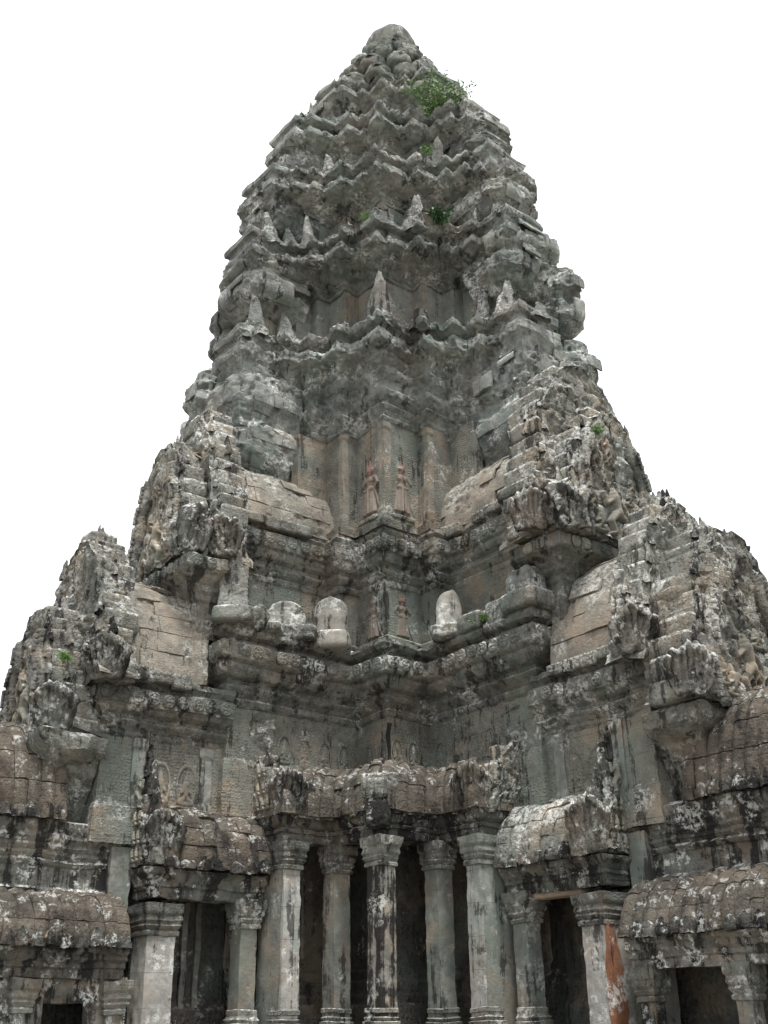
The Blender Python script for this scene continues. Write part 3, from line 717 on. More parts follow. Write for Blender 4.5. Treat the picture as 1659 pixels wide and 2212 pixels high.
    for pa, z0_, z1_ in (([(3.72, 3.45), (3.72, 3.72), (3.45, 3.72)], 15.2, 18.86), ([(4.32, 2.0), (4.32, 2.22), (4.1, 2.22)], 15.2, 18.86), ([(2.22, 4.1), (2.22, 4.32), (2.0, 4.32)], 15.2, 18.86), ([(4.87, .8), (4.87, .97), (4.7, .97)], 15.2, 18.86), ([(.97, 4.7), (.97, 4.87), (.8, 4.87)], 15.2, 18.86)):
        add_grid('corner_pilaster', sweep(pa, [(-.05, z0_), (.05, z0_+.02), (.07, z0_+.3), (.035, z0_+.35), (.035, z1_-.3), (.07, z1_-.25), (.05, z1_), (-.05, z1_+.02)], .06, .08, False, 1), PILW, wall, amps=FINE, seed=1)
    # carved women at the corner of the upper storey
    for fr in (R_, L_):
        o = relief(fr, wall, (3.74, 2.98, 15.3), 'a', DEV, 2.6, 2.25, .62, 'devata_relief')
        tag(o, 'tall crowned woman carved in relief with red-tinted head')
        block_at(fr, wall, (3.78, 2.98, 15.25), (1.0, .22, .14), 'a', name='relief_plinth')
build_tower()

# lower storeys of the tower, shared by both wings
def build_storeys():
    c, w, e = 3.36, 1.7, 8.15
    P1 = [(e, -1.6), (e, w), (c, w), (c, c), (w, c), (w, e), (-1.6, e)]
    sd = 1
    wa = add_grid('storey_wall', sweep(P1, [(.1, 4.8), (.1, 6.7), (.06, 6.9), (0, 6.95), (0, 8.5)], .12, .14, False, sd), TWALL, tower, amps=FINE, seed=51)
    pr = [(-.6, 8.45), (0, 8.47), (.05, 8.55), (.06, 8.68), (.02, 8.74), (.1, 8.86), (.22, 9.0), (.22, 9.06), (.12, 9.1), (.14, 9.2), (.3, 9.28), (.42, 9.5), (.42, 9.62), (.5, 9.68), (.54, 9.76), (.54, 10.22), (.42, 10.26), (.28, 10.3), (.28, 10.42), (.46, 10.5), (.52, 10.62), (.5, 10.76), (.3, 10.8), (-.6, 10.84)]
    pr = [(o*1.34 if o > 0 else o, z) for o, z in pr]
    c2 = add_grid('ledge_cornice', sweep(P1, pr, .06, .05, False, sd, .16, .2, 52), CORN, tower, amps=[(.035, .9, 2), (.012, 4, 2)], seed=52, crev=.012)
    band_rosettes(R_, c2, P1, .54*1.34, 9.8, .4, sd, .92, 5, js=52)
    e1 = 8.2; c = 3.6
    P2 = [(e1, -1.4), (e1, 1.5), (4.45, 1.5), (4.45, 2.15), (c, 2.15), (c, c), (2.15, c), (2.15, 4.45), (1.5, 4.45), (1.5, e1), (-1.4, e1)]
    wb = add_grid('storey_wall', sweep(P2, [(.12, 10.8), (.12, 10.95), (0, 11.05), (0, 12.8)], .12, .12, False, sd), TWALL, tower, amps=FINE, seed=53)
    pr = [(-.6, 12.72), (0, 12.74), (.05, 12.8), (.07, 12.92), (.02, 12.98), (.1, 13.06), (.2, 13.18), (.2, 13.25), (.1, 13.3), (.12, 13.4), (.28, 13.48), (.36, 13.62), (.36, 13.74), (.46, 13.8), (.48, 13.86), (.48, 14.32), (.38, 14.36), (.24, 14.42), (.36, 14.55), (.3, 14.74), (-.6, 14.8)]
    c1 = add_grid('upper_cornice', sweep(P2, pr, .06, .05, False, sd, .18, .18, 54), CORN, tower, amps=[(.035, .9, 2), (.012, 4, 2)], seed=54, crev=.012)
    band_rosettes(R_, c1, P2, .48, 13.9, .38, sd, .9, 6, js=54)
    for cc, z0_, z1_, part in ((3.36, 6.95, 8.3, wa), (3.6, 11.6, 12.75, wb)):
        G = sweep([(cc, cc-.1), (cc, cc), (cc-.07, cc)], [(.012, z0_), (.012, z1_)], .025, .06, False, 1)
        G[0, :, 1] += .05*np.sin(G[0, :, 2]*5); G[-1, :, 0] += .03*np.sin(G[-1, :, 2]*7)
        add_grid('runoff_stain', G, BLACKST, part, amps=FINE, seed=51 if part is wa else 53)
    for fr in (R_, L_):
        o = relief(fr, wb, (c+.02, 2.94, 10.98), 'a', DEV if fr is R_ else DEVG, 1.95, 1.65, .62, 'devata_relief')
        tag(o, 'smaller carved woman standing in a shallow niche, head tinted red' if fr is R_ else 'smaller grey carved woman standing in a shallow niche')
        # rows of seated figures near the foot of the lower wall
        for a, b, out in ((3.38, 3.05, 'a'), (3.38, 2.4, 'a'), (3.85, 1.72, 'b'), (4.6, 1.72, 'b'), (5.35, 1.72, 'b'), (6.1, 1.72, 'b')):
            relief(fr, wa, (a, b, 6.98), out, SEAT, .62, .9, .24, 'seated_figure')
build_storeys()

# ------------------------------------------------------------------ wings, galleries, porches
def build_wing(fr, seed):
    side = fr.name
    lab = 'right' if fr is R_ else 'left'
    wing = empty('tower_wing', tuple(fr.w(np.array([10., 0, -2.1]))), f'stepped sandstone wing with two crumbling carved gables projecting towards the {lab} edge', 'temple wing', 'wings of the tower')
    sd = -1
    # upper vault behind the first gable
    vault(fr, wing, 3.6, 9.2, 1.8, 14.7, 0, 17.3, TAN, 7, .8, .03, seed, 'upper_vault', both=True, aligned=False, bulge=.5, espace=.6, prob=.6, rough=True)
    # base of the first gable
    Pb = [(8.0, 1.95), (9.75, 1.95), (9.75, -1.95)]
    pr = [(-.35, 10.4), (-.35, 11.5), (-.28, 11.6), (-.28, 11.72), (-.15, 11.85), (-.12, 11.98), (.1, 12.15), (.34, 12.3), (.38, 12.34), (.38, 12.72), (.3, 12.78), (.1, 12.86), (-.7, 12.9)]
    gb = add_grid('gable_base', sweep(Pb, pr, .06, .05, False, sd, .18, .1, seed), CORN, wing, fr, amps=[(.035, .9, 2), (.012, 4, 2)], seed=seed, crev=.02)
    band_rosettes(fr, gb, Pb, .38, 12.35, .36, sd, .9, seed, js=seed)
    ex = .45 if fr is R_ else 0
    pediment(fr, wing, 9.0+ex, 2.45+ex*.8, 12.9, 18.9+ex, 1.0+ex, seed+1, pw=.45-ex*.25, figures=False, frame=False, name='rear_gable')
    pediment(fr, wing, 9.95+ex*.7, 2.15+ex*.4, 12.85, 17.3, .8+ex*.6, seed+2, pw=.5-ex*.2, name='carved_gable')
    # second step: wall, cornice, vault
    Pw = [(8.0, 1.55), (11.9, 1.55), (11.9, -1.55)]
    wl = add_grid('wing_wall', sweep(Pw, [(.12, 4.3), (.12, 5.0), (.1, 5.25), (.04, 5.3), (0, 5.35), (0, 7.2)], .13, .16, False, sd), TWALL, wing, fr, amps=FINE, seed=seed+3)
    pr = [(-.5, 7.08), (0, 7.1), (.05, 7.2), (.02, 7.3), (.12, 7.42), (.2, 7.52), (.2, 7.58), (.1, 7.63), (.12, 7.72), (.3, 7.82), (.38, 7.94), (.46, 7.99), (.46, 8.44), (.36, 8.48), (.24, 8.54), (.4, 8.7), (.36, 8.88), (.1, 8.95), (-.8, 9.0)]
    c3 = add_grid('wing_cornice', sweep(Pw, pr, .06, .05, False, sd, .2, .2, seed+4), CORN, wing, fr, amps=[(.035, .9, 2), (.012, 4, 2)], seed=seed+4, crev=.02)
    band_rosettes(fr, c3, Pw, .46, 8.03, .38, sd, .85, seed, js=seed+4)
    vault(fr, wing, 8.9, 12.0, 1.85, 8.85, 0, 12.2, TAN, 8, .7, .045, seed+5, 'lower_vault', both=True, aligned=False, bulge=.5, espace=.6, prob=.65, rough=True)
    pediment(fr, wing, 12.4, 2.5, 8.4, 13.3, 1.0, seed+6, pw=.5, figures=False, frame=False, name='rear_gable')
    pediment(fr, wing, 13.85 if fr is R_ else 13.45, 2.4 if fr is R_ else 1.8, 7.0, 11.9 if fr is R_ else 10.8, 1.5, seed+7, pw=.42 if fr is R_ else .5, name='carved_gable')
    Pc = [(12.0, 1.75), (13.5, 1.75), (13.5, -1.75)]
    pr = [(-.7, 4.2), (-.7, 5.3), (-.6, 5.6), (-.25, 6.0), (-.2, 6.2), (.1, 6.4), (.25, 6.55), (.28, 6.9), (.1, 7.0), (-.8, 7.05)]
    add_grid('gable_base', sweep(Pc, pr, .1, .08, False, sd, .3, -.2, seed+8), BLOCK, wing, fr, amps=STD, seed=seed+8)
    # corner of the rear gable: folded naga fan
    block_at(fr, gb, (9.9, 2.15, 12.8), (1.5, 1.2, 1.6), 'b', FAN[1], .75, 'naga_head')
    for a_ in (8.72, 10.75):
        add_grid('pilaster', sweep([(a_-.16, 1.5), (a_-.16, 1.6), (a_+.16, 1.6), (a_+.16, 1.5)], [(0, 5.2), (.05, 5.22), (.05, 5.5), (.02, 5.55), (.02, 6.8), (.06, 6.85), (.06, 7.1), (0, 7.12)], .08, .08, False, -1), PIL, wing, fr, amps=FINE, seed=seed+11)
    add_grid('panel_moulding', sweep([(8.9, 1.55), (10.6, 1.55)], [(0, 5.2), (.16, 5.22), (.18, 5.3), (.1, 5.34), (.14, 5.42), (.03, 5.45)], .08, .05, False, -1, .06, .05, seed), PIL, wing, fr, amps=FINE, seed=seed+12)
    # carved panel of seated figures
    for a in (9.25, 10.05) if fr is L_ else (9.2, 10.0):
        relief(fr, wl, (a, 1.57, 5.42), 'b', SEATB if fr is L_ else SEAT, .8, 1.15, .5, 'seated_figure')
    return wing
wingR = build_wing(R_, 600); wingL = build_wing(L_, 700)

def build_colonnade():
    th = empty('corner_colonnade', (0, -5.3*S*1.4, 0), 'pillared corner gallery with low stone roof at the foot of the tower', 'colonnade')
    sd = 1
    P = [(7.0, 1.2), (7.0, 3.1), (5.2, 3.1), (5.2, 5.2), (3.1, 5.2), (3.1, 7.0), (1.2, 7.0)]
    pr = [(-1.3, 4.62), (-.62, 4.62), (-.62, 4.52), (-.02, 4.52), (0, 4.56), (0, 4.74), (.06, 4.76), (.07, 4.84), (.02, 4.88), (.14, 4.96), (.2, 5.06), (.22, 5.18), (.1, 5.22), (-.4, 5.26)]
    beam = add_grid('architrave', sweep(P, pr, .06, .035, False, sd, .12, .1, 801), ARCH, th, amps=[(.03, 1, 2), (.015, 5, 2)], seed=801)
    # roof: stones laid round the stepped corner
    prof = [(0.28-2.1*(1-math.cos(t*math.pi/2)), 5.2+1.72*math.sin(t*math.pi/2)) for t in np.linspace(0, 1, 12)]
    roof = add_grid('lean_to_roof', sweep(P, prof, .2, .2, False, sd), ROOF, th, amps=FINE, seed=802)
    Pp, Nn, Mm = miters(P, False, sd)
    for i in range(1, len(P)-2):
        a, b = Pp[i], Pp[i+1]; ma, mb = Mm[i], Mm[i+1]; L = np.linalg.norm(b-a)
        def f(U, V, a=a, b=b, ma=ma, mb=mb, L=L):
            t = V*math.pi/2; off = 0.28-2.1*(1-np.cos(t)); u = U/L
            A = a+np.asarray(off)[..., None]*ma; B = b+np.asarray(off)[..., None]*mb
            xy = A+(B-A)*np.asarray(u)[..., None]
            return np.concatenate([xy, (5.2+1.72*np.sin(t))[..., None]], -1)
        stone_cells(R_, f, lambda r, L=L, i=i: joints(0, L, .5, .12, 810+i*10), np.linspace(0, 1, 5)**.9, .13, ROOF, roof, seed=820+i, bulge=.6)
        for (pt, d, n, sp) in along([tuple(a), tuple(b)], .4, .22, sd, .1):
            link('eave_tile', RNG.choice(EAV), roof, mat_from(R_, (pt[0], pt[1], 5.13), (d[0], d[1], 0), (n[0], n[1], 0), (0, 0, 1), sp*1.0, .28, .4))
    ante = block_at(R_, roof, (5.25, 5.25, 5.25), (1.0, .75, 1.0), 'a', PIT[1], .78, 'crest_stone')
    for k, (a, b) in enumerate(((5.05, 4.75), (4.75, 5.05), (5.3, 5.3))):
        block_at(R_, roof, (a, b, 5.75+.25*(k < 2)), (.7, .6, .55), 'a', BLK[k], .7, 'roof_stone')
    # pillars
    for (p, q, mat, lab) in ((5, 5, FRONT, 'front pillar blackened on its right face'), (5, 2.95, PIL, None), (2.95, 5, PIL, None), (6.66, 2.9, PALE, None), (2.9, 6.66, PALE, 'left pillar whitened with lichen')):
        o = pillar(R_, th, p, q, .28, -.15, 4.1, mat, int(p*100+q*10))
        if lab: tag(o, lab)
    # inner wall, floor, end walls
    Q = [(7.6, 1.3), (3.3, 1.3), (3.3, 3.3), (1.3, 3.3), (1.3, 7.6)]
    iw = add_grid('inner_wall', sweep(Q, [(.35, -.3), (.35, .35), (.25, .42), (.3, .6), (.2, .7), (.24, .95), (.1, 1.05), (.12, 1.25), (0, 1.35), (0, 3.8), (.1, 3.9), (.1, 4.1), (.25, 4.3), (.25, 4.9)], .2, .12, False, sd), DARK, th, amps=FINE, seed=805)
    for fr in (R_, L_):
        # barred window in the inner wall
        wf = add_grid('window_frame', sweep([(5.0, 1.32), (6.4, 1.32)], [(0, 1.5), (.1, 1.5), (.1, 1.62), (0, 1.62)], .2, .05, False, -1), DARK, th, fr, amps=FINE, seed=806)
        for k in range(6):
            prb = [(.07+.025*math.sin(t*34), 1.6+t*2.0) for t in np.linspace(0, 1, 40)]
            ring = [(5.1+k*.24+.0*math.cos(a), 1.36) for a in (0,)]
            G = np.array([[(5.1+k*.24+r*math.cos(a), 1.38+r*math.sin(a), z) for (r, z) in prb] for a in np.linspace(0, 2*math.pi, 8, endpoint=False)])
            add_grid('baluster', G, PIL, wf, fr, True, amps=[(.004, 3, 1)], seed=k)
        # end gable of the gallery roof with rows of praying figures
        hp = pediment(fr, th, 7.12, 3.35, 5.2, 8.2, .5, 830+(5 if fr is L_ else 0), pw=.55, crest=.45, frame=False, figures=False, fans=False, half=1.7, course=.45, name='half_gable')
        for row, z in enumerate((5.4, 5.85, 6.35)):
            for k in range(4-row):
                relief(fr, hp, (7.26, 2.15+k*.27, z), 'a', SEATN, .3, .46, 1.3, 'seated_figure')
        block_at(fr, hp, (6.95, 3.3, 5.2), (1.1, 1.0, 1.25), 'a', FAN[2], -.95, 'naga_head')
        block_at(fr, hp, (6.25, 3.1, 5.3), (.95, .9, .85), 'b', FAN[0], .15, 'naga_head')
        add_grid('pier', sweep([(6.95, 3.1), (6.95, 2.0)], [(0, -.2), (0, 4.6)], .15, .2, False, -1), PIL, th, fr, amps=FINE, seed=807)
    pl = [(20, 2.9), (8, 2.9), (8, 4.2), (6.2, 4.2), (6.2, 6.2), (4.2, 6.2), (4.2, 8), (2.9, 8), (2.9, 20)]
    fl = sweep(pl, [(0, -2.2), (0, -1.0), (-.1, -.9), (-.1, -.5), (-.05, -.4), (-.2, -.35), (-5.5, -.3)], .5, .4, False, sd)
    o = add_grid('terrace', fl, CORN, None, amps=FINE, seed=808); tag(o, 'stone terrace carrying the gallery', 'terrace', kind='structure')
    return th
build_colonnade()

def build_porch(fr, seed):
    lab = 'right' if fr is R_ else 'left'
    th = empty('side_porch', tuple(fr.w(np.array([8.6, 2.4, -2.1]))), ('side porch with the orange-streaked corner pillar under a pale broken half roof' if fr is R_ else 'left side porch with lichen-spotted pillar under a dark tiled half roof'), 'porch', 'side porches')
    P = [(7.05, 2.3), (10.5, 2.3), (10.5, 1.0)]
    pr = [(-.9, 3.0), (-.55, 3.0), (-.55, 2.95), (-.02, 2.95), (0, 3.0), (0, 3.2), (.08, 3.24), (.06, 3.32), (.16, 3.42), (.26, 3.52), (.28, 3.64), (.1, 3.68), (-.5, 3.72)]
    add_grid('architrave', sweep(P, pr, .06, .035, False, -1, .14, .1, seed), ARCH, th, fr, amps=[(.035, 1, 2), (.018, 5, 2)], seed=seed)
    mat = TAN if fr is R_ else ROOF
    roof = vault(fr, th, 7.05, 10.35, 2.65, 3.68, 1.5, 5.25, mat if fr is L_ else BLOCK, 5, .55, .13, seed, 'half_vault_roof', aligned=False, bulge=.6)
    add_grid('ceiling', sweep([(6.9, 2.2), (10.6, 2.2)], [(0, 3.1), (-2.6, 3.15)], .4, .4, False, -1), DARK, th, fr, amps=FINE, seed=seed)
    p = pillar(fr, th, 10.1, 2.0, .4, -1.2, 2.35, PALE, seed+1, base=False)
    if fr is R_:
        G = sweep([(10.36, 2.4), (10.5, 2.4), (10.5, 1.95)], [(.012, -1.2), (.012, 2.12)], .03, .06, False, -1)
        n = G.shape[0]; zz = G[0, :, 2]
        wob = .02*np.sin(zz*2.3+1)+.012*np.sin(zz*7.1)+.012*np.sin(zz*19)-.12*np.clip(zz-1.2, 0, 1)
        for i in range(n):
            t = i/(n-1)
            if G[i, 0, 1] >= 2.405: G[i, :, 0] -= (wob)*(1-t)*1.0
            else: G[i, :, 1] -= wob*t*1.4
        add_grid('algae_streak', G, ORANGE, p, fr, amps=[(.006, 3, 2)], seed=3)
        link('fresh_break', BLK[2].copy(), th, mat_from(fr, (8.75, 2.0, 2.98), (1, 0, 0), (0, 1, 0), (0, 0, 1), 1.7, .4, .34)).data.materials[0] = FRESH
    pillar(fr, th, 7.45, 2.05, .26, -.15, 2.6, PIL, seed+2, fl=.14)
    pillar(fr, th, 11.0, 1.3, .3, -1.2, 4.2, PIL, seed+3, base=False, capital=False, name='pier')
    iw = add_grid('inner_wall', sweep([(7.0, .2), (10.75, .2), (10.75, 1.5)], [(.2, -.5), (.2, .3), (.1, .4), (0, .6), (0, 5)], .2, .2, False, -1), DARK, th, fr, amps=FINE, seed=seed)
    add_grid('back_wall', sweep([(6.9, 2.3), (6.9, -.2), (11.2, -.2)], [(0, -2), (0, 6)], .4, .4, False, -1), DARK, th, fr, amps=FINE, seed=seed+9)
    for k in range(4):
        a_ = 7.9+k*.42
        add_grid('door_frame', sweep([(a_-.08, .2), (a_-.08, .34), (a_+.08, .34), (a_+.08, .2)], [(0, -.5), (0, 3.05)], .1, .2, False, -1), PIL, iw, fr, amps=FINE, seed=seed+k)
    for k in range(5):
        prb = [(.08+.03*math.sin(t*36), .7+t*2.0) for t in np.linspace(0, 1, 44)]
        G = np.array([[(9.2+k*.24+r*math.cos(a),   .34+r*math.sin(a), z) for (r, z) in prb] for a in np.linspace(0, 2*math.pi, 8, endpoint=False)])
        add_grid('baluster', G, PIL, iw, fr, True, amps=[(.004, 3, 1)], seed=k)
    hp = pediment(fr, th, 10.65, 2.75, 3.72, 6.7, .6, seed+4, pw=.55, crest=.5, frame=False, figures=False, fans=False, half=1.1, course=.45, name='half_gable')
    for row, (z, n) in enumerate(((3.8, 4), (4.25, 4), (4.75, 3))):
        for k in range(n):
            relief(fr, hp, (10.78, 1.45+k*.25, z), 'a', SEATN, .28, .46, 1.3, 'seated_figure')
    relief(fr, hp, (10.78, 1.75, 5.2), 'a', DANC, .7, .85, 1.4)
    block_at(fr, hp, (10.4, 2.6, 3.75), (1.15, 1.0, 1.35), 'a', FAN[3], -.95, 'naga_head')
    for k in range(3):
        block_at(fr, hp, (10.45, 2.2-k*.28, 5.0+k*.55), (.5, .5, 1.0), 'a', LEAF[k], -.3, 'crest_leaf', tilt=-.15)
    return th
build_porch(R_, 900); build_porch(L_, 950)

def build_gallery(fr, seed):
    right = fr is R_
    g = empty('temple_gallery', tuple(fr.w(np.array([15., 0, -2.1]))), ('open pillared gallery with ribbed brown roofs leading off the right edge' if right else 'walled gallery with ribbed brown roofs and a small square opening at the left edge'), 'gallery', 'galleries leading away')
    a1 = 21
    vault(fr, g, 12.7, a1, 1.65, 4.75, 0, 7.3, ROOF, 5, .36, .09, seed, 'nave_roof', both=True, bulge=1.0, espace=.36, jit=.008)
    P = [(10.9, 1.3), (a1, 1.3)]
    pr = [(.12, 2.7), (.12, 2.9), (.05, 2.95), (.1, 3.08), (0, 3.15), (0, 3.62), (.06, 3.66), (.1, 3.74), (.05, 3.8), (.14, 3.9), (.12, 3.98), (.2, 4.08), (.17, 4.16), (.26, 4.28), (.24, 4.38), (.32, 4.5), (.34, 4.68), (.2, 4.75), (-.3, 4.8)]
    add_grid('clerestory', sweep(P, pr, .1, .05, False, -1, .12, .1, seed), ARCH, g, fr, amps=[(.03, 1, 2), (.012, 5, 2)], seed=seed)
    vault(fr, g, 11.0, a1, 2.5, 1.72, 1.3, 2.95, ROOF, 4, .36, .09, seed+1, 'aisle_roof', bulge=1.0, espace=.36, jit=.01)
    P2 = [(10.95, 2.15), (a1, 2.15)]
    pr = [(-.5, 1.05), (-.5, 1.0), (0, 1.0), (.02, 1.2), (.1, 1.24), (.08, 1.34), (.2, 1.42), (.2, 1.52), (.3, 1.6), (.3, 1.7), (-.3, 1.75)]
    add_grid('architrave', sweep(P2, pr, .06, .035, False, -1, .12, .1, seed+2), ARCH, g, fr, amps=[(.03, 1, 2), (.015, 5, 2)], seed=seed+2)
    scar = [mesh_np('broken_tile', *lump_cube(6, 71+k, 5, .12), FRESH) for k in range(2)]
    for k, (a, b, z, w) in enumerate(((13.9, 2.35, 2.05, .6),) if right else ((13.9, 2.25, 2.2, .8), (13.1, 2.4, 1.95, .5))):
        link('broken_tile', scar[k % 2], g, mat_from(fr, (a, b, z), (1, 0, 0), (0, .7, .7), (0, -.7, .7), w, .22, .45))
    if right:
        for k, a in enumerate((11.25, 13.85, 16.5, 19.2)):
            pillar(fr, g, a, 1.9, .2, -1.3, .62, STAINED, seed+10+k, base=False, fl=.1)
        add_grid('inner_wall', sweep([(10.5, .6), (a1, .6)], [(0, -2), (0, 3)], .3, .3, False, -1), DARK, g, fr, amps=FINE, seed=seed)
    else:
        W = add_grid('gallery_wall', sweep([(10.7, 1.95), (11.84, 1.95)], [(0, -2), (0, 1.05)], .12, .12, False, -1, .04, -.1, 3), STAINED, g, fr, amps=FINE, seed=seed+3)
        add_grid('gallery_wall', sweep([(12.85, 1.95), (a1, 1.95)], [(0, -2), (0, 1.05)], .12, .12, False, -1, .04, -.1, 3), STAINED, g, fr, amps=FINE, seed=seed+4)
        add_grid('lintel', sweep([(11.75, 1.97), (12.95, 1.97)], [(-.4, .46), (0, .46), (0, 1.05)], .12, .12, False, -1), STAINED, g, fr, amps=FINE, seed=seed+5)
        add_grid('inner_wall', sweep([(10.7, .6), (a1, .6)], [(0, -2), (0, 3)], .3, .3, False, -1), DARK, g, fr, amps=FINE, seed=seed)
        for a in (11.1, 13.4):
            pillar(fr, g, a, 1.9, .22, -1.3, .55, STAINED, seed+int(a*3), base=False, fl=.1, name='pilaster')
    return g
build_gallery(R_, 1000); build_gallery(L_, 1050)

# ------------------------------------------------------------------ loose carved stones on the lower ledge
def ledge_stones():
    Zl = 10.8
    def stand(name, fr, a, b, label, meshes, cat='carved stone'):
        e = empty(name, tuple(fr.w(np.array([a, b, Zl]))), label, cat)
        return e
    lz = lambda s, **k: lens(k.get('w'), k.get('d'), 12, 22, s, k.get('amp', .03), 0, k.get('br'))
    def put(e, part, VF, mat, fr, a, b, z, x, sx, sy, sz):
        V, F = VF; y = (-x[1], x[0], 0)
        return link(part, mesh_np(part, V, F, mat), e, mat_from(fr, (a, b, z), (x[0], x[1], 0), y, (0, 0, 1), sx, sy, sz))
    XA = (.75, -.66)
    e = stand('pinnacle_stone', L_, 8.35, 2.15, 'tall pointed leaf-shaped stone with worn seated figure on the left ledge corner', None)
    put(e, 'pedestal', lump_cube(6, 1, 8, .06), CORN, L_, 8.45, 2.3, Zl+.2, XA, 1.2, 1.0, .5)
    b = put(e, 'leaf', lz(501, w=lambda t: .5*(1-t**2.0)+.02, d=lambda t: .26*(1-t)+.1, amp=.06), ANTE, L_, 8.45, 2.3, Zl+.38, XA, 1.0, .9, 2.15)
    link('seated_figure', SEATA, b, mat_from(L_, (8.58, 2.45, Zl+.55), (.75, -.66, 0), (.66, .75, 0), (0, 0, 1), .75, 1.0, 1.15))
    e = stand('broken_stone', L_, 7.5, 2.15, 'dark lichened broken stub beside the tall pointed stone', None)
    put(e, 'stub', lump_cube(7, 3, 5, .16, .2), ANTE, L_, 7.5, 2.15, Zl+.35, XA, .75, .7, .85); put(e, 'plinth', lump_cube(6, 4, 8, .06), CORN, L_, 7.3, 2.15, Zl+.1, XA, 1.2, .7, .3)
    e = stand('rounded_stele', L_, 6.4, 2.1, 'pale round-topped slab on a low plinth midway along the left ledge', None)
    put(e, 'slab', lz(505, w=lambda t: .5*math.sqrt(max(0, 1-t**3))+.02, d=lambda t: .14, amp=.025), SMOOTH, L_, 6.4, 2.0, Zl+.3, XA, 1.3, 1.2, .95); put(e, 'plinth', lump_cube(6, 5, 8, .07), CORN, L_, 6.15, 2.15, Zl+.15, XA, 1.4, .75, .5)
    e = stand('upright_stele', L_, 4.75, 2.25, 'upright smooth grey round-topped stone with dark streak on moulded foot', None)
    put(e, 'slab', lz(507, w=lambda t: .5*(math.sqrt(max(0, 1-t**6)))+.02, d=lambda t: .3*(1-.3*t), amp=.02), SMOOTH, L_, 4.85, 2.3, Zl+.3, XA, 1.1, 1.1, 1.3); put(e, 'foot', lump_cube(7, 6, 5, .05, .12), SMOOTH, L_, 4.85, 2.3, Zl+.12, XA, 1.35, 1.1, .65)
    XB = (-.75, .66)
    XR = (.75, -.66)
    e = stand('split_stele', R_, 5.15, 2.2, 'brown split stone seen edge-on just right of the carved women', None)
    put(e, 'slab', lz(509, w=lambda t: .5*(math.sqrt(max(0, 1-t**5)))+.02, d=lambda t: .28, amp=.03), SMOOTH, R_, 5.1, 2.25, Zl+.2, (.15, -.98), .85, 1.0, 1.35); put(e, 'plinth', lump_cube(6, 8, 6, .1), CORN, R_, 5.15, 2.3, Zl+.15, XR, 1.2, .8, .45)
    e = stand('broken_stone', R_, 6.2, 2.15, 'low jagged broken base on the right ledge beside the split stone', None)
    put(e, 'stub', lump_cube(7, 9, 6, .12), CORN, R_, 6.2, 2.15, Zl+.2, (1, 0), 1.1, .7, .6)
    e = stand('broken_stone', R_, 7.35, 2.1, 'low flat-topped grey block on the right ledge near its corner', None)
    put(e, 'stub', lump_cube(7, 10, 7, .09), ANTE, R_, 7.35, 2.1, Zl+.25, (1, 0), 1.05, .6, .7)
    e = stand('corner_pedestal', R_, 8.4, 2.1, 'moulded pedestal with broken lichen-covered top on the right ledge corner', None)
    put(e, 'pedestal', lump_cube(7, 11, 9, .05), CORN, R_, 8.4, 2.05, Zl+.25, (1, 0), 1.35, 1.15, .55); put(e, 'stump', lump_cube(8, 12, 5, .14, .15), ANTE, R_, 8.35, 2.05, Zl+.85, (1, 0), 1.1, .9, .9)
ledge_stones()

# ------------------------------------------------------------------ plants rooted in the joints
def leafmat(name, c1, c2):
    m = bpy.data.materials.new(name); m.use_nodes = True; nt = m.node_tree; bs = nt.nodes['Principled BSDF']
    g = nt.nodes.new('ShaderNodeNewGeometry'); n = nt.nodes.new('ShaderNodeTexNoise'); n.inputs['Scale'].default_value = 6
    nt.links.new(g.outputs['Position'], n.inputs['Vector'])
    r = nt.nodes.new('ShaderNodeMix'); r.data_type = 'RGBA'; nt.links.new(n.outputs['Fac'], r.inputs['Factor'])
    r.inputs['A'].default_value = (*c1, 1); r.inputs['B'].default_value = (*c2, 1)
    nt.links.new(r.outputs['Result'], bs.inputs['Base Color']); bs.inputs['Roughness'].default_value = .6
    return m
LEAF1 = leafmat('fresh_leaf', (.05, .12, .02), (.13, .24, .05)); LEAF2 = leafmat('dark_leaf', (.015, .05, .015), (.04, .1, .03)); TWIG = leafmat('twig', (.06, .05, .03), (.09, .07, .04))
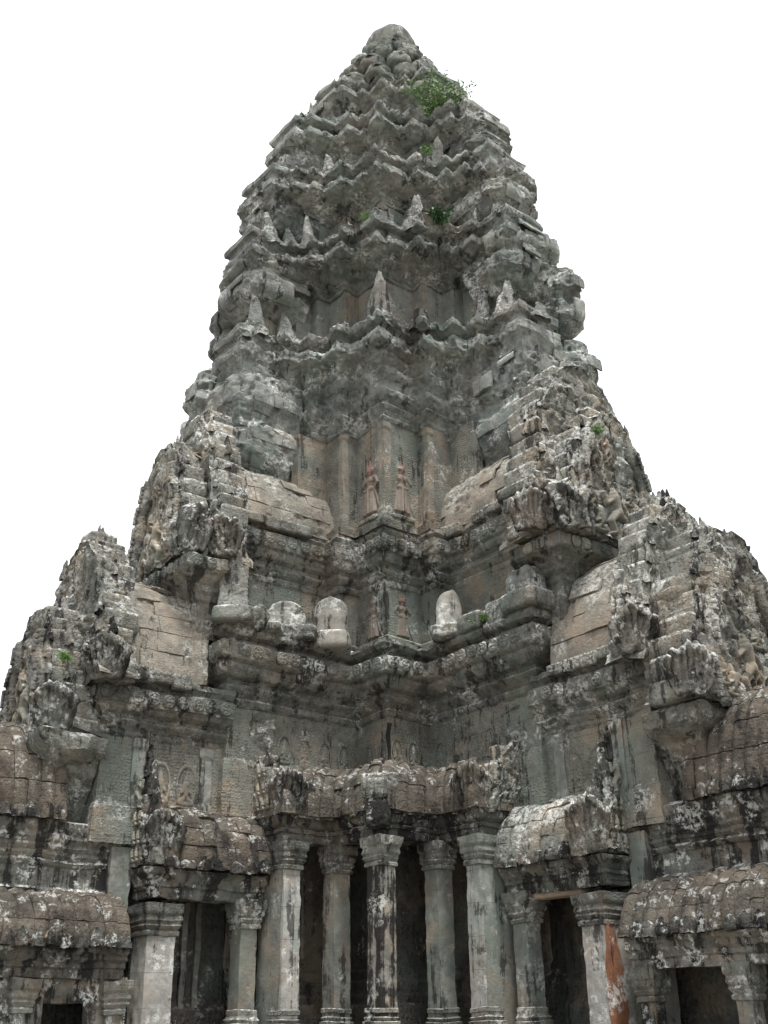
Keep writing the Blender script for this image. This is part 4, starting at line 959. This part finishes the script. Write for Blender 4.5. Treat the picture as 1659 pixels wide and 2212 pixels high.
def plant(name, fr, o, size, stems, leaf, mat, label, seed, spread=1., lean=(0, 0), feather=True):
    rg = random.Random(seed); base = fr.w(np.array(o, float)); e = empty(name, tuple(base), label, 'plant', 'plants rooted in the stonework')
    SV, SF, LV, LF = [], [], [], []
    for s in range(stems):
        az = rg.uniform(0, 2*math.pi); d = np.array([math.cos(az)*spread+lean[0], math.sin(az)*spread+lean[1], rg.uniform(.5, 1.3)]); d /= np.linalg.norm(d)
        L = size*rg.uniform(.5, 1.); pts = [base+np.array([rg.uniform(-.1, .1), rg.uniform(-.1, .1), -.05])]
        for k in range(9):
            d = d+np.array([rg.uniform(-.15, .15), rg.uniform(-.15, .15), -.06]); d /= np.linalg.norm(d); pts.append(pts[-1]+d*L/9)
        for k, p in enumerate(pts):
            r = .012*size*(1-k/11)
            for a in range(3): SV.append(p+np.array([r*math.cos(a*2.1), r*math.sin(a*2.1), 0]))
        b0 = len(SV)-30
        for k in range(9):
            for a in range(3): SF.append((b0+k*3+a, b0+k*3+(a+1) % 3, b0+k*3+3+(a+1) % 3, b0+k*3+3+a))
        for k in range(1, 10):
            for _ in range(10 if feather else 3):
                q = pts[k]+(pts[k]-pts[k-1])*rg.random(); v = np.array([rg.gauss(0, 1), rg.gauss(0, 1), rg.gauss(.1, .6)]); v /= np.linalg.norm(v)
                u = np.cross(v, np.array([rg.gauss(0, 1), rg.gauss(0, 1), rg.gauss(0, 1)])); u /= np.linalg.norm(u)
                l = leaf*rg.uniform(.6, 1.3); w = l*(.22 if feather else .42); q = q+v*l*rg.uniform(0, 1.5 if feather else .4); i = len(LV)
                LV += [q, q+v*l*.5+u*w, q+v*l, q+v*l*.5-u*w]; LF.append((i, i+1, i+2, i+3))
    T = Matrix.Identity(4)
    link('stems', mesh_np('stems', np.array(SV), np.array(SF), TWIG), e)
    o_ = link('foliage', mesh_np('foliage', np.array(LV), np.array(LF), mat, False), e); o_['kind'] = 'stuff'
plant('shrub', R_, (4.5, 1.3, 34.15), 1.35, 26, .1, LEAF1, 'feathery bright green shrub growing high on the tower right of centre', 1, .9, (.3, -.35))
plant('shrub', L_, (5.2, .75, 34.1), .42, 9, .1, LEAF2, 'small dark bush on the left outline high up the tower', 2, .7, (0, -.3), False)
plant('fern', L_, (4.3, 3.75, 27.4), .42, 7, .07, LEAF1, 'tiny pale green tuft at the central corner below the middle tiers', 3, .7)
plant('shrub', R_, (5.5, 2.2, 27.4), .42, 8, .13, LEAF2, 'dark broad-leaved plant in a recess right of the central corner', 4, 1.0, (0, -.4), False)
plant('fern', R_, (5.2, 2.5, 30.9), .18, 5, .05, LEAF1, 'tiny green sprig on the ledge under the upper right pointed stone', 5, .8)
plant('fern', R_, (10.6, .75, 16.3), .22, 6, .05, LEAF1, 'green tuft on the upper right carved gable', 6, .8, (.3, -.3))
plant('fern', R_, (6.7, 2.3, 10.95), .28, 7, .06, LEAF1, 'small grass tuft among broken stones on the right ledge', 7, .8)
plant('fern', L_, (13.3, 1.95, 8.9), .2, 6, .05, LEAF1, 'small green sprig on the lower left gable', 8, .8, (0, -.4))
